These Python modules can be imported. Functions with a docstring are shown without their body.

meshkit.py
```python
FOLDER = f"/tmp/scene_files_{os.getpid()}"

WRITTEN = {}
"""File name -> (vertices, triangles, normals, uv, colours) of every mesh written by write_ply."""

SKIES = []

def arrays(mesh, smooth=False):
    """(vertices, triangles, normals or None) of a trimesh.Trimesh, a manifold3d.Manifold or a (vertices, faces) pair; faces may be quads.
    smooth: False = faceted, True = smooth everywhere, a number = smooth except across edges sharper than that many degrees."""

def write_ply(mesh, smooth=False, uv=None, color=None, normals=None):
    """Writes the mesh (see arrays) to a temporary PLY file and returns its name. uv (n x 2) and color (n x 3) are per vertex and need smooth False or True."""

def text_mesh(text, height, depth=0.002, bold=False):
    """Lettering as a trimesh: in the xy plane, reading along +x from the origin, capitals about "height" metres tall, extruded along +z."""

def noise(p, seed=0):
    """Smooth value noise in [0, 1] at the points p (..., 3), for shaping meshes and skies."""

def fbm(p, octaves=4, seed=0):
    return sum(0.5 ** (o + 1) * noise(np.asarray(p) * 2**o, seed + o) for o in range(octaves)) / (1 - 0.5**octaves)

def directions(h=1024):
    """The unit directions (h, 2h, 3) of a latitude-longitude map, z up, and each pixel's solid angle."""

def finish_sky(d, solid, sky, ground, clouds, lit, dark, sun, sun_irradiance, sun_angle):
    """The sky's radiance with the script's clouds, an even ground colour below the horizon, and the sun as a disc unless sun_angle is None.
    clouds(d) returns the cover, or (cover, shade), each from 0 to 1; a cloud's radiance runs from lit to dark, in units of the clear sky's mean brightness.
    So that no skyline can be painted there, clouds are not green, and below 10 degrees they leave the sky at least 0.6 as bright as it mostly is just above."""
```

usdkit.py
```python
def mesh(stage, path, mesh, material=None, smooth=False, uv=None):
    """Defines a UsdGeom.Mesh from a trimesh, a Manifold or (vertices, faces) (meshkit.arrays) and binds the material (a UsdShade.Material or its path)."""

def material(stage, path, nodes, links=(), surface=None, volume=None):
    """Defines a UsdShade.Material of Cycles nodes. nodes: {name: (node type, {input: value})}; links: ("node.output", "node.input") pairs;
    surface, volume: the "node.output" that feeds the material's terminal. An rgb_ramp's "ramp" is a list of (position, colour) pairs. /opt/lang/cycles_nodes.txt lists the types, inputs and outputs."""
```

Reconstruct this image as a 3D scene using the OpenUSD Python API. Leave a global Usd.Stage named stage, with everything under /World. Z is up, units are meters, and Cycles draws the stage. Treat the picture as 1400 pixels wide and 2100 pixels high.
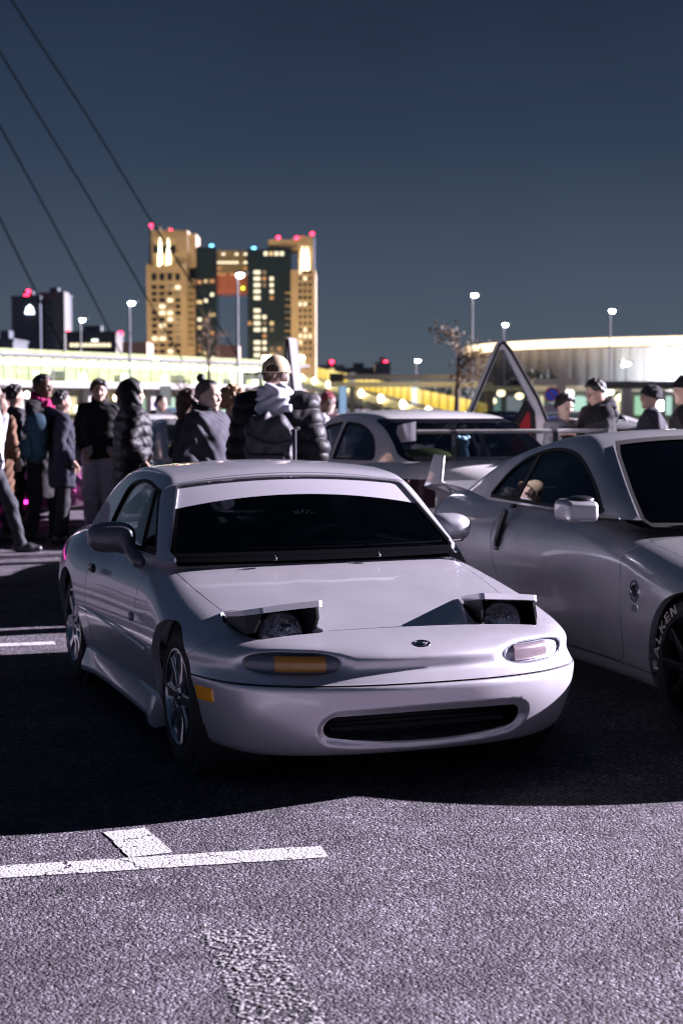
import math, random
import numpy as np
import trimesh, usdkit, meshkit
import manifold3d as m3
from manifold3d import Manifold, Mesh, CrossSection
from scipy.interpolate import CubicSpline
from pxr import Usd, UsdGeom, UsdLux, UsdShade, Sdf, Gf, Vt

stage = Usd.Stage.CreateInMemory()
UsdGeom.SetStageUpAxis(stage, 'Z'); UsdGeom.SetStageMetersPerUnit(stage, 1.0)
UsdGeom.Xform.Define(stage, '/World'); UsdGeom.Scope.Define(stage, '/World/Looks')
pi = math.pi
rng = np.random.default_rng(7); random.seed(7)

# ---------------------------------------------------------------- camera, sky, key light, exposure
CAM_H, PITCH = 1.48, 3.898
cam = UsdGeom.Camera.Define(stage, '/World/camera')
cam.AddTranslateOp().Set(Gf.Vec3d(0, 0, CAM_H)); cam.AddRotateXOp().Set(90 - PITCH)
cam.CreateHorizontalApertureAttr(24.0); cam.CreateVerticalApertureAttr(36.0)
cam.CreateFocalLengthAttr(55.45); cam.CreateClippingRangeAttr(Gf.Vec2f(0.1, 5000))
cam.CreateFStopAttr(3.6); cam.CreateFocusDistanceAttr(5.95)
cam.CreateExposureAttr(2.3)
SUN_AZ, SUN_EL = 21.0, 18.5          # towards the flood lights: degrees from +x (to the right) round to +y (away)
_d = np.array([math.cos(math.radians(SUN_AZ)), math.sin(math.radians(SUN_AZ))])
sun = UsdLux.DistantLight.Define(stage, '/World/flood_light_key')
sun.CreateIntensityAttr(1.2); sun.CreateAngleAttr(0.5); sun.CreateColorAttr(Gf.Vec3f(1.0, 0.89, 1.09)); sun.CreateNormalizeAttr(True)
sun.AddRotateZOp().Set(SUN_AZ - 90); sun.AddRotateXOp().Set(-(90 - SUN_EL))
dome = UsdLux.DomeLight.Define(stage, '/World/sky')
_sk = usdkit.material(stage, '/World/Looks/night_sky', {
    'tc': ('texture_coordinate', {}), 'sep': ('separate_xyz', {}),
    'ramp': ('rgb_ramp', {'ramp': [(0, (.010, .012, .015)), (.49, (.012, .015, .019)), (.502, (.0185, .0235, .030)), (.535, (.0132, .0184, .0275)), (.58, (.0058, .0096, .0178)), (.625, (.0032, .0057, .0118)), (.72, (.0024, .0041, .0088)), (1, (.0018, .0030, .0068))]}),
    'mr': ('map_range', {'from_min': -1.0, 'from_max': 1.0, 'to_min': 0.0, 'to_max': 1.0}),
    'nz': ('noise_texture', {'scale': 2.2, 'detail': 4.0, 'roughness': .55}),
    'nr': ('map_range', {'from_min': .3, 'from_max': .75, 'to_min': .86, 'to_max': 1.16}),
    'cl': ('mix_color', {'blend_type': 'multiply', 'fac': 1.0}),
    'cmb': ('combine_color', {}),
    'sky': ('sky_texture', {'sky_type': 'single_scattering', 'sun_disc': False, 'sun_elevation': math.radians(SUN_EL), 'sun_rotation': math.atan2(_d[0], _d[1])}),
    'mix': ('mix_color', {'blend_type': 'mix', 'fac': 0.998, 'use_clamp': False}),
    'bg': ('background_shader', {'strength': 0.1}),
    'sc': ('mix_color', {'blend_type': 'multiply', 'fac': 1.0, 'b': (1.0, 1.0, 1.0), 'use_clamp': False}),
    'gain': ('mix_color', {'blend_type': 'divide', 'fac': 1.0, 'b': (.1, .1, .1), 'use_clamp': False}),
}, [('tc.generated', 'sep.vector'), ('sep.z', 'mr.value'), ('mr.result', 'ramp.fac'), ('tc.generated', 'nz.vector'), ('nz.fac', 'nr.value'),
    ('nr.result', 'cmb.r'), ('nr.result', 'cmb.g'), ('nr.result', 'cmb.b'), ('ramp.color', 'cl.a'), ('cmb.color', 'cl.b'),
    ('cl.result', 'gain.a'), ('sky.color', 'mix.a'), ('gain.result', 'mix.b'), ('mix.result', 'bg.color')], surface='bg.background')
UsdShade.MaterialBindingAPI.Apply(dome.GetPrim()).Bind(_sk)

# ---------------------------------------------------------------- names, tags, mesh output
_used = {}
def numbered(parent, name):
    k = (parent, name); n = _used.get(k, 0); _used[k] = n + 1
    return name if n == 0 else f'{name}_{n:03d}'
def tag(prim, label=None, cat=None, group=None, kind=None):
    for k, v in (('label', label), ('category', cat), ('group', group), ('kind', kind)):
        if v: prim.SetCustomDataByKey(k, v)
    return prim
def thing(name, label, cat, loc=(0, 0, 0), rotz=0.0, group=None, kind=None):
    x = UsdGeom.Xform.Define(stage, '/World/' + numbered('/World', name))
    x.AddTranslateOp().Set(Gf.Vec3d(*map(float, loc))); x.AddRotateZOp().Set(float(rotz))
    return tag(x.GetPrim(), label, cat, group, kind)
def ppath(parent): return '/World' if parent is None else str(parent.GetPath())
def obj(name, mesh, mat, parent=None, smooth=35, label=None, cat=None, group=None, kind=None):
    p = ppath(parent)
    if isinstance(mesh, list): mesh = cat_(mesh)
    m = usdkit.mesh(stage, p + '/' + numbered(p, name), mesh, mat, smooth=smooth)
    return tag(m.GetPrim(), label, cat, group, kind)
def raw(name, V, N, mat, parent, label=None):
    """unshared triangle corners with their own normals"""
    p = ppath(parent); m = UsdGeom.Mesh.Define(stage, p + '/' + numbered(p, name)); n = len(V)
    m.CreatePointsAttr(Vt.Vec3fArray.FromNumpy(V.astype(np.float32)))
    m.CreateFaceVertexCountsAttr(Vt.IntArray.FromNumpy(np.full(n // 3, 3, np.int32)))
    m.CreateFaceVertexIndicesAttr(Vt.IntArray.FromNumpy(np.arange(n, dtype=np.int32)))
    m.CreateSubdivisionSchemeAttr('none'); m.CreateNormalsAttr(Vt.Vec3fArray.FromNumpy(N.astype(np.float32))); m.SetNormalsInterpolation('vertex')
    UsdShade.MaterialBindingAPI.Apply(m.GetPrim()).Bind(mat)
    return tag(m.GetPrim(), label)
def dup(src, name, loc, rotz, label=None, group=None):
    was = src.GetCustomData()
    r = thing(name, label or was['label'], was['category'], loc, rotz, group or was.get('group'))
    r.GetReferences().AddInternalReference(src.GetPath()); r.SetInstanceable(True)
    return r

# ---------------------------------------------------------------- mesh helpers
def tm(V, F): return trimesh.Trimesh(np.asarray(V, float), np.asarray(F, int), process=False)
def of(m):
    if isinstance(m, Manifold):
        q = m.to_mesh(); return tm(q.vert_properties[:, :3], q.tri_verts)
    return m
def cat_(ms): return trimesh.util.concatenate([of(m) for m in ms])
def mani(t):
    m = Manifold(Mesh(np.asarray(t.vertices, np.float32), np.asarray(t.faces, np.uint32)))
    if m.num_tri() == 0: print('EMPTY', m.status(), len(t.faces))
    return m
def box(sx, sy, sz, c=(0, 0, 0), rz=0.0):
    b = trimesh.creation.box((sx, sy, sz))
    if rz: b.apply_transform(trimesh.transformations.rotation_matrix(rz, (0, 0, 1)))
    b.apply_translation(c); return b
def rbox(sx, sy, sz, r, c=(0, 0, 0), seg=8):
    h = np.array([sx, sy, sz]) / 2 - r
    s = [Manifold.sphere(r, seg).translate(tuple(h * np.array(q))) for q in np.ndindex(2, 2, 2) for q in [tuple(2 * np.array(q) - 1)]]
    return Manifold.batch_hull(s).translate(tuple(map(float, c)))
def tube(pts, r, sec=8, caps=True):
    P = np.asarray(pts, float); n = len(P); R = np.broadcast_to(np.asarray(r, float), n)
    T = np.gradient(P, axis=0); T /= np.linalg.norm(T, axis=1, keepdims=True) + 1e-12
    u = np.cross(T[0], [0, 0, 1.]); u = u if np.linalg.norm(u) > .1 else np.cross(T[0], [1., 0, 0]); u /= np.linalg.norm(u)
    V = []
    for i in range(n):
        u = u - T[i] * (u @ T[i]); u /= np.linalg.norm(u); w = np.cross(T[i], u)
        a = np.arange(sec) * 2 * pi / sec
        V.append(P[i] + R[i] * (np.cos(a)[:, None] * u + np.sin(a)[:, None] * w))
    V = np.vstack(V); F = []
    for i in range(n - 1):
        for j in range(sec):
            a, b = i * sec + j, i * sec + (j + 1) % sec
            F += [[a, b, b + sec], [a, b + sec, a + sec]]
    if caps:
        V = np.vstack([V, P[0], P[-1]]); e = (n - 1) * sec
        for j in range(sec):
            F += [[n * sec, (j + 1) % sec, j], [n * sec + 1, e + j, e + (j + 1) % sec]]
    return tm(V, F)
def lathe(prof, seg=48):
    """profile of (radius, z), revolved about z"""
    prof = np.asarray(prof, float); n = len(prof); a = np.arange(seg) * 2 * pi / seg
    V = np.stack([prof[:, 0, None] * np.cos(a), prof[:, 0, None] * np.sin(a), np.broadcast_to(prof[:, 1, None], (n, seg))], -1).reshape(-1, 3)
    F = []
    for i in range(n - 1):
        for j in range(seg):
            p, q = i * seg + j, i * seg + (j + 1) % seg
            F += [[p, q, q + seg], [p, q + seg, p + seg]]
    return tm(V, F)
def xf(m, rx=0, ry=0, rz=0, t=(0, 0, 0), s=None):
    m = of(m).copy()
    if s is not None: m.vertices = m.vertices * np.asarray(s)
    for a, ax in ((rx, (1, 0, 0)), (ry, (0, 1, 0)), (rz, (0, 0, 1))):
        if a: m.apply_transform(trimesh.transformations.rotation_matrix(math.radians(a), ax))
    m.apply_translation(t); return m
def ell(rx, ry, rz, c=(0, 0, 0), sub=3):
    s = trimesh.creation.icosphere(sub); s.vertices = s.vertices * (rx, ry, rz) + np.asarray(c); return s
def spl(x, y):
    x = np.asarray(x, float); y = np.asarray(y, float); c = CubicSpline(x, y, bc_type='natural')
    tx = np.linspace(x[0], x[-1], 8001); ty = c(tx); s0, s1 = c(x[0], 1), c(x[-1], 1)
    def g(q):
        r = np.interp(q, tx, ty)
        return r + np.minimum(q - x[0], 0) * s0 + np.maximum(q - x[-1], 0) * s1
    return g
def smax(a, b, k):
    h = np.clip(.5 + .5 * (a - b) / k, 0, 1); return b + (a - b) * h + k * h * (1 - h)
def smin(a, b, k): return -smax(-a, -b, k)
def sst(a, b, x):
    t = np.clip((x - a) / (b - a), 0, 1); return t * t * (3 - 2 * t)
def grad(f, P, e=1.5e-3):
    G = np.empty_like(P)
    for k in range(3):
        d = np.zeros(3); d[k] = e
        G[:, k] = (f(P + d) - f(P - d)) / (2 * e)
    return G
def iso(f, lo, hi, step, it=3):
    """closed triangle surface of f = 0 (f < 0 inside): dual grid, then moved onto the surface"""
    ax = [np.arange(lo[k], hi[k] + step, step) for k in range(3)]
    A = np.empty(tuple(len(a) for a in ax))
    yy, zz = np.meshgrid(ax[1], ax[2], indexing='ij')
    for i0 in range(0, len(ax[0]), 16):
        xs = ax[0][i0:i0 + 16]
        P = np.stack([np.broadcast_to(xs[:, None, None], (len(xs),) + yy.shape), np.broadcast_to(yy, (len(xs),) + yy.shape), np.broadcast_to(zz, (len(xs),) + yy.shape)], -1)
        A[i0:i0 + 16] = f(P.reshape(-1, 3)).reshape(P.shape[:3])
    A[np.abs(A) < 1e-9] = 1e-9
    for k in range(3):
        B = np.moveaxis(A, k, 0); B[0] = np.maximum(B[0], .3 * step); B[-1] = np.maximum(B[-1], .3 * step)
    for _ in range(12):                                   # no checkerboard faces or lone diagonals: keeps the surface two-manifold
        S = A < 0; bad = np.zeros(A.shape, bool)
        for k in range(3):
            u, v = (k + 1) % 3, (k + 2) % 3
            sl = lambda a, b: tuple(slice(a if q == u else b if q == v else 0, (A.shape[q] - 1 + (a if q == u else b)) if q != k else None) for q in range(3))
            s00, s01, s10, s11 = S[sl(0, 0)], S[sl(0, 1)], S[sl(1, 0)], S[sl(1, 1)]
            x = (s00 == s11) & (s01 == s10) & (s00 != s01)
            if x.any():
                for a in ((0, 0), (0, 1), (1, 0), (1, 1)): bad[sl(*a)] |= x
        c8 = [S[c[0]:A.shape[0] - 1 + c[0], c[1]:A.shape[1] - 1 + c[1], c[2]:A.shape[2] - 1 + c[2]] for c in np.ndindex(2, 2, 2)]; n8 = sum(q.astype(np.int8) for q in c8)
        for i in range(4):
            same = (c8[i] == c8[7 - i]); x = same & (((n8 == 2) & c8[i]) | ((n8 == 6) & ~c8[i]))
            if x.any():
                for j, c in enumerate(np.ndindex(2, 2, 2)): bad[c[0]:A.shape[0] - 1 + c[0], c[1]:A.shape[1] - 1 + c[1], c[2]:A.shape[2] - 1 + c[2]] |= x
        if not bad.any(): break
        A[bad & ~S] = -1e-4 * step
    S = A < 0; n = np.array(A.shape) - 1
    cnt = np.zeros(n, np.int8); pos = np.zeros(tuple(n) + (3,)); wt = np.zeros(n)
    for c in np.ndindex(2, 2, 2): cnt += S[c[0]:c[0] + n[0], c[1]:c[1] + n[1], c[2]:c[2] + n[2]]
    mix = (cnt > 0) & (cnt < 8); I = np.argwhere(mix); idx = -np.ones(n, np.int64); idx[mix] = np.arange(len(I))
    acc = np.zeros((len(I), 3)); w = np.zeros(len(I))
    for k in range(3):
        o = [q for q in range(3) if q != k]
        for b in np.ndindex(2, 2):
            c0 = np.zeros(3, int); c0[o[0]], c0[o[1]] = b; c1 = c0.copy(); c1[k] = 1
            p, q = I + c0, I + c1
            a, b2 = A[tuple(p.T)], A[tuple(q.T)]; m = (a < 0) != (b2 < 0)
            t = a[m] / (a[m] - b2[m]); pp = p[m].astype(float); pp[:, k] += t
            acc[m] += pp; w[m] += 1
    V = acc / w[:, None] * step + np.array([a[0] for a in ax])
    V0 = V.copy()
    for _ in range(it):
        v0 = f(V); g = np.stack([(f(V + np.eye(3)[k] * 1e-3) - v0) / 1e-3 for k in range(3)], 1); d = v0[:, None] * g / np.maximum((g * g).sum(1, keepdims=True), .05)
        l = np.linalg.norm(d, axis=1, keepdims=True); V = V - d * np.minimum(1, .3 * step / np.maximum(l, 1e-12))
        off = V - V0; l = np.linalg.norm(off, axis=1, keepdims=True); V = V0 + off * np.minimum(1, .75 * step / np.maximum(l, 1e-12))
    F = []
    for k in range(3):
        u, v = (k + 1) % 3, (k + 2) % 3
        s0 = [slice(1, -1)] * 3; s0[k] = slice(0, -1); s1 = list(s0); s1[k] = slice(1, None)
        x = np.argwhere(S[tuple(s0)] != S[tuple(s1)])
        if not len(x): continue
        e = x.copy(); e[:, u] += 1; e[:, v] += 1
        def cell(du, dv):
            q = e.copy(); q[:, u] += du; q[:, v] += dv; return idx[tuple(q.T)]
        Q = np.stack([cell(-1, -1), cell(0, -1), cell(0, 0), cell(-1, 0)], 1)
        ins = S[tuple(e.T)]; Q[~ins] = Q[~ins][:, ::-1]
        F.append(Q)
    Q = np.vstack(F)
    d1 = np.linalg.norm(V[Q[:, 0]] - V[Q[:, 2]], axis=1); d2 = np.linalg.norm(V[Q[:, 1]] - V[Q[:, 3]], axis=1)
    a = d1 <= d2
    return tm(V, np.vstack([Q[a][:, [0, 1, 2]], Q[a][:, [0, 2, 3]], Q[~a][:, [1, 2, 3]], Q[~a][:, [1, 3, 0]]]))
def corners(m, fs, tol=.002, cosmin=.8):
    """triangle corners and normals: taken from the smooth functions where the corner lies on one, else the face's own"""
    t = of(m); V, F = np.asarray(t.vertices), np.asarray(t.faces)
    fn = np.cross(V[F[:, 1]] - V[F[:, 0]], V[F[:, 2]] - V[F[:, 0]]); l = np.linalg.norm(fn, axis=1, keepdims=True); ok = l[:, 0] > 1e-12
    F, fn = F[ok], fn[ok] / l[ok]
    N = np.repeat(fn[:, None], 3, 1)
    for f in fs:
        val = np.abs(f(V)); on = val < tol; G = np.zeros_like(V)
        if on.any():
            g = grad(f, V[on]); G[on] = g / np.maximum(np.linalg.norm(g, axis=1, keepdims=True), 1e-9)
        for c in range(3):
            g = G[F[:, c]]; d = (g * fn).sum(1)
            N[:, c] = np.where((d > cosmin)[:, None], g, np.where((d < -cosmin)[:, None], -g, N[:, c]))
    return V[F].reshape(-1, 3), N.reshape(-1, 3)
def panel(name, m, fs, mat, parent, label=None, tol=.002):
    V, N = corners(m, fs, tol); return raw(name, V, N, mat, parent, label) if len(V) else None
def prism(poly, axis, a, b):
    """outline extruded along an axis: z: (x, y), y: (x, z), x: (y, z)"""
    import shapely.geometry as sg
    gs = getattr(poly, 'geoms', [poly])
    rings = [np.asarray(r.coords)[:-1] for g in gs for r in [g.exterior, *g.interiors]]
    m = CrossSection([r for r in rings], m3.FillRule.EvenOdd).extrude(b - a)
    if axis == 'z': return m.translate((0, 0, a))
    if axis == 'x': return m.transform(np.array([[0, 0, 1, a], [1, 0, 0, 0], [0, 1, 0, 0]], float))
    return m.transform(np.array([[1, 0, 0, 0], [0, 0, -1, b], [0, 1, 0, 0]], float))
from shapely.geometry import Polygon, LineString, Point, box as sbox
from shapely import affinity
def wells(axles, z, r, y0=.50, seg=96):
    c = Manifold.cylinder(1.0, r, r, seg)
    return Manifold.batch_boolean([c.rotate((-90 * s, 0, 0)).translate((xa, s * y0, z)) for xa in axles for s in (1, -1)], m3.OpType.Add)
def smooth_poly(pts, r=.03, n=None):
    return Polygon(pts).buffer(-r, quad_segs=6).buffer(2 * r, quad_segs=6).buffer(-r, quad_segs=6)
def curve(pts, n=40):
    pts = np.asarray(pts, float); t = np.r_[0, np.cumsum(np.linalg.norm(np.diff(pts, axis=0), axis=1))]
    c = CubicSpline(t, pts, bc_type='natural'); return c(np.linspace(0, t[-1], n))
_nd = {}
def mat(name, base, rough=.6, metal=0.0, coat=0.0, emit=None, estr=1.0, spec=.5, noise=None, bump=None, trans=0.0, sheen=0.0, coat_rough=.03):
    """plain procedural material; noise=(scale, amount) breaks up the colour, bump=(scale, distance) the surface"""
    n = {'p': ('principled_bsdf', {'base_color': base, 'roughness': rough, 'metallic': metal, 'coat_weight': coat, 'coat_roughness': coat_rough, 'specular_ior_level': spec, 'transmission_weight': trans, 'sheen_weight': sheen})}
    L = []
    if emit is not None: n['p'][1].update(emission_color=emit, emission_strength=estr)
    if noise or bump: n['tc'] = ('texture_coordinate', {})
    if noise:
        n['nz'] = ('noise_texture', {'scale': noise[0], 'detail': 5.0, 'roughness': .6}); a = noise[1]
        n['rp'] = ('rgb_ramp', {'ramp': [(.25, tuple(max(0, c * (1 - a)) for c in base)), (.75, tuple(min(1, c * (1 + a)) for c in base))]})
        L += [('tc.object', 'nz.vector'), ('nz.fac', 'rp.fac'), ('rp.color', 'p.base_color')]
    if bump:
        n['bz'] = ('noise_texture', {'scale': bump[0], 'detail': 3.0}); n['bp'] = ('bump', {'distance': bump[1], 'strength': 1.0})
        L += [('tc.object', 'bz.vector'), ('bz.fac', 'bp.height'), ('bp.normal', 'p.normal')]
    return usdkit.material(stage, '/World/Looks/' + name, n, L, surface='p.BSDF')
def glow(name, col, strength):
    return usdkit.material(stage, '/World/Looks/' + name, {'e': ('emission', {'color': col, 'strength': strength})}, [], surface='e.emission')
def glass(name, tint=(.35, .38, .4), rough=.02, refl=1.0):
    return usdkit.material(stage, '/World/Looks/' + name, {'t': ('transparent_bsdf', {'color': tint}), 'g': ('glossy_bsdf', {'color': (refl, refl, refl), 'roughness': rough, 'distribution': 'ggx'}), 'f': ('layer_weight', {'blend': .5}), 'pw': ('math', {'math_type': 'power', 'value2': 4.5}), 'ma': ('math', {'math_type': 'multiply_add', 'value2': .9, 'value3': .045}), 'm': ('mix_closure', {})},
        [('f.facing', 'pw.value1'), ('pw.value', 'ma.value1'), ('ma.value', 'm.fac'), ('t.BSDF', 'm.closure1'), ('g.BSDF', 'm.closure2')], surface='m.closure')
def car_paint(name, base, rough=.32, metal=.75, flake=.12):
    n = {'tc': ('texture_coordinate', {}), 'v': ('voronoi_texture', {'scale': 900.0}), 'nz': ('noise_texture', {'scale': 3.0, 'detail': 6.0, 'roughness': .65}),
         'rr': ('map_range', {'from_min': .3, 'from_max': .7, 'to_min': rough - .03, 'to_max': rough + .05}),
         'mx': ('mix_color', {'blend_type': 'mix', 'fac': flake, 'a': base}), 'hs': ('hsv', {'saturation': 0.0}),
         'cr': ('map_range', {'from_min': .35, 'from_max': .75, 'to_min': .02, 'to_max': .09}),
         'p': ('principled_bsdf', {'metallic': metal, 'coat_weight': 1.0, 'coat_ior': 1.5})}
    L = [('tc.object', 'v.vector'), ('tc.object', 'nz.vector'), ('nz.fac', 'rr.value'), ('rr.result', 'p.roughness'), ('v.color', 'hs.color'), ('hs.color', 'mx.b'), ('mx.result', 'p.base_color'), ('nz.fac', 'cr.value'), ('cr.result', 'p.coat_roughness')]
    return usdkit.material(stage, '/World/Looks/' + name, n, L, surface='p.BSDF')
def at(px, py, depth):
    """point at a depth (metres ahead) seen in the direction of a pixel of the 1400 x 2100 photograph"""
    f = 3234.7; th = math.radians(PITCH); x, u = (px - 700) / f, (1050 - py) / f
    d = np.array([x, math.cos(th) + u * math.sin(th), -math.sin(th) + u * math.cos(th)])
    return np.array([0, 0, CAM_H]) + d * depth / d[1]
import time as _time, os as _os
_T0 = _time.time()
# ---------------------------------------------------------------- shared materials
M = {}
M['silver'] = car_paint('silver_paint', (.68, .67, .73), rough=.38, metal=.66, flake=.06)
M['grey_silver'] = car_paint('grey_silver_paint', (.56, .565, .58), rough=.33, metal=.62)
M['pearl'] = car_paint('pearl_white_paint', (.80, .79, .76), rough=.4, metal=.12, flake=.03)
M['black_paint'] = car_paint('black_paint', (.012, .012, .014), rough=.3, metal=.2, flake=.02)
M['film'] = mat('silver_film', (.55, .54, .60), rough=.42, metal=.5)
M['plastic'] = mat('black_plastic', (.012, .012, .014), rough=.45, bump=(400, .0004))
M['gloss_black'] = mat('gloss_black', (.008, .008, .01), rough=.12)
M['rubber'] = mat('black_rubber', (.012, .012, .012), rough=.75, noise=(40, .3))
M['tyre'] = mat('tyre_rubber', (.018, .018, .019), rough=.7, noise=(60, .35), bump=(90, .001))
M['chrome'] = mat('chrome', (.78, .78, .80), rough=.12, metal=1.0)
M['alloy'] = mat('polished_alloy', (.60, .60, .62), rough=.2, metal=1.0, noise=(12, .12))
M['dark_alloy'] = mat('black_alloy', (.03, .03, .032), rough=.3, metal=.6)
M['trim'] = mat('bright_trim', (.7, .7, .73), rough=.25, metal=.9)
M['amber'] = mat('amber_lens', (1.0, .42, .025), rough=.1, coat=1.0, bump=(160, .0008))
M['reflector'] = mat('lamp_reflector', (.62, .63, .68), rough=.07, metal=1.0, bump=(26, .016))
M['clear'] = glass('clear_lens', (.86, .87, .9), .03)
M['smoked'] = glass('smoked_glass', (.46, .48, .50), .02)
M['tint'] = glass('tinted_glass', (.22, .23, .25), .015)
M['interior'] = mat('dark_interior', (.014, .014, .016), rough=.8, bump=(60, .002))
M['seat'] = mat('seat_cloth', (.02, .02, .023), rough=.9)
M['white_letter'] = mat('white_lettering', (.42, .39, .35), rough=.7)
M['red_lens'] = mat('red_lens', (.28, .012, .012), rough=.1, coat=1.0)
# ---------------------------------------------------------------- ground
def asphalt():
    n = {'g': ('geometry', {}), 'v': ('voronoi_texture', {'scale': 95.0, 'feature': 'f1'}), 'v2': ('voronoi_texture', {'scale': 210.0, 'feature': 'f1'}),
         'big': ('noise_texture', {'scale': .55, 'detail': 6.0, 'roughness': .6}), 'med': ('noise_texture', {'scale': 38.0, 'detail': 4.0, 'roughness': .7}),
         'sp': ('noise_texture', {'scale': 3.1, 'detail': 5.0, 'roughness': .7}), 'spr': ('map_range', {'from_min': .30, 'from_max': .44, 'to_min': .62, 'to_max': 1.0}), 'mm': ('math', {'math_type': 'multiply'}), 'st': ('rgb_ramp', {'ramp': [(.1, (.018, .016, .020)), (.42, (.062, .055, .067)), (.72, (.116, .104, .126)), (.96, (.25, .235, .25))]}),
         'bw': ('rgb_to_bw', {}), 'bigr': ('map_range', {'from_min': .3, 'from_max': .7, 'to_min': .78, 'to_max': 1.2}), 'cc': ('combine_color', {}),
         'mul': ('mix_color', {'blend_type': 'multiply', 'fac': 1.0}), 'h1': ('math', {'math_type': 'multiply', 'value2': -1.0}), 'h2': ('math', {'math_type': 'multiply_add', 'value2': 1.1}),
         'h3': ('math', {'math_type': 'multiply_add', 'value2': -.45}),
         'bp': ('bump', {'distance': .013, 'strength': 1.0}), 'p': ('principled_bsdf', {'roughness': .78, 'specular_ior_level': .35})}
    L = [('g.position', 'v.vector'), ('g.position', 'v2.vector'), ('g.position', 'big.vector'), ('g.position', 'med.vector'), ('v.color', 'bw.color'), ('bw.val', 'st.fac'), ('big.fac', 'bigr.value'),
         ('g.position', 'sp.vector'), ('sp.fac', 'spr.value'), ('bigr.result', 'mm.value1'), ('spr.result', 'mm.value2'), ('mm.value', 'cc.r'), ('mm.value', 'cc.g'), ('mm.value', 'cc.b'), ('st.color', 'mul.a'), ('cc.color', 'mul.b'), ('mul.result', 'p.base_color'),
         ('v.distance', 'h1.value1'), ('med.fac', 'h2.value1'), ('h1.value', 'h2.value3'), ('v2.distance', 'h3.value1'), ('h2.value', 'h3.value3'), ('h3.value', 'bp.height'), ('bp.normal', 'p.normal')]
    return usdkit.material(stage, '/World/Looks/asphalt', n, L, surface='p.BSDF')
M['asphalt'] = asphalt()
obj('ground', tm([(-900, -60, 0), (900, -60, 0), (900, 1500, 0), (-900, 1500, 0)], [[0, 1, 2], [0, 2, 3]]), M['asphalt'], smooth=False, kind='structure')
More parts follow.
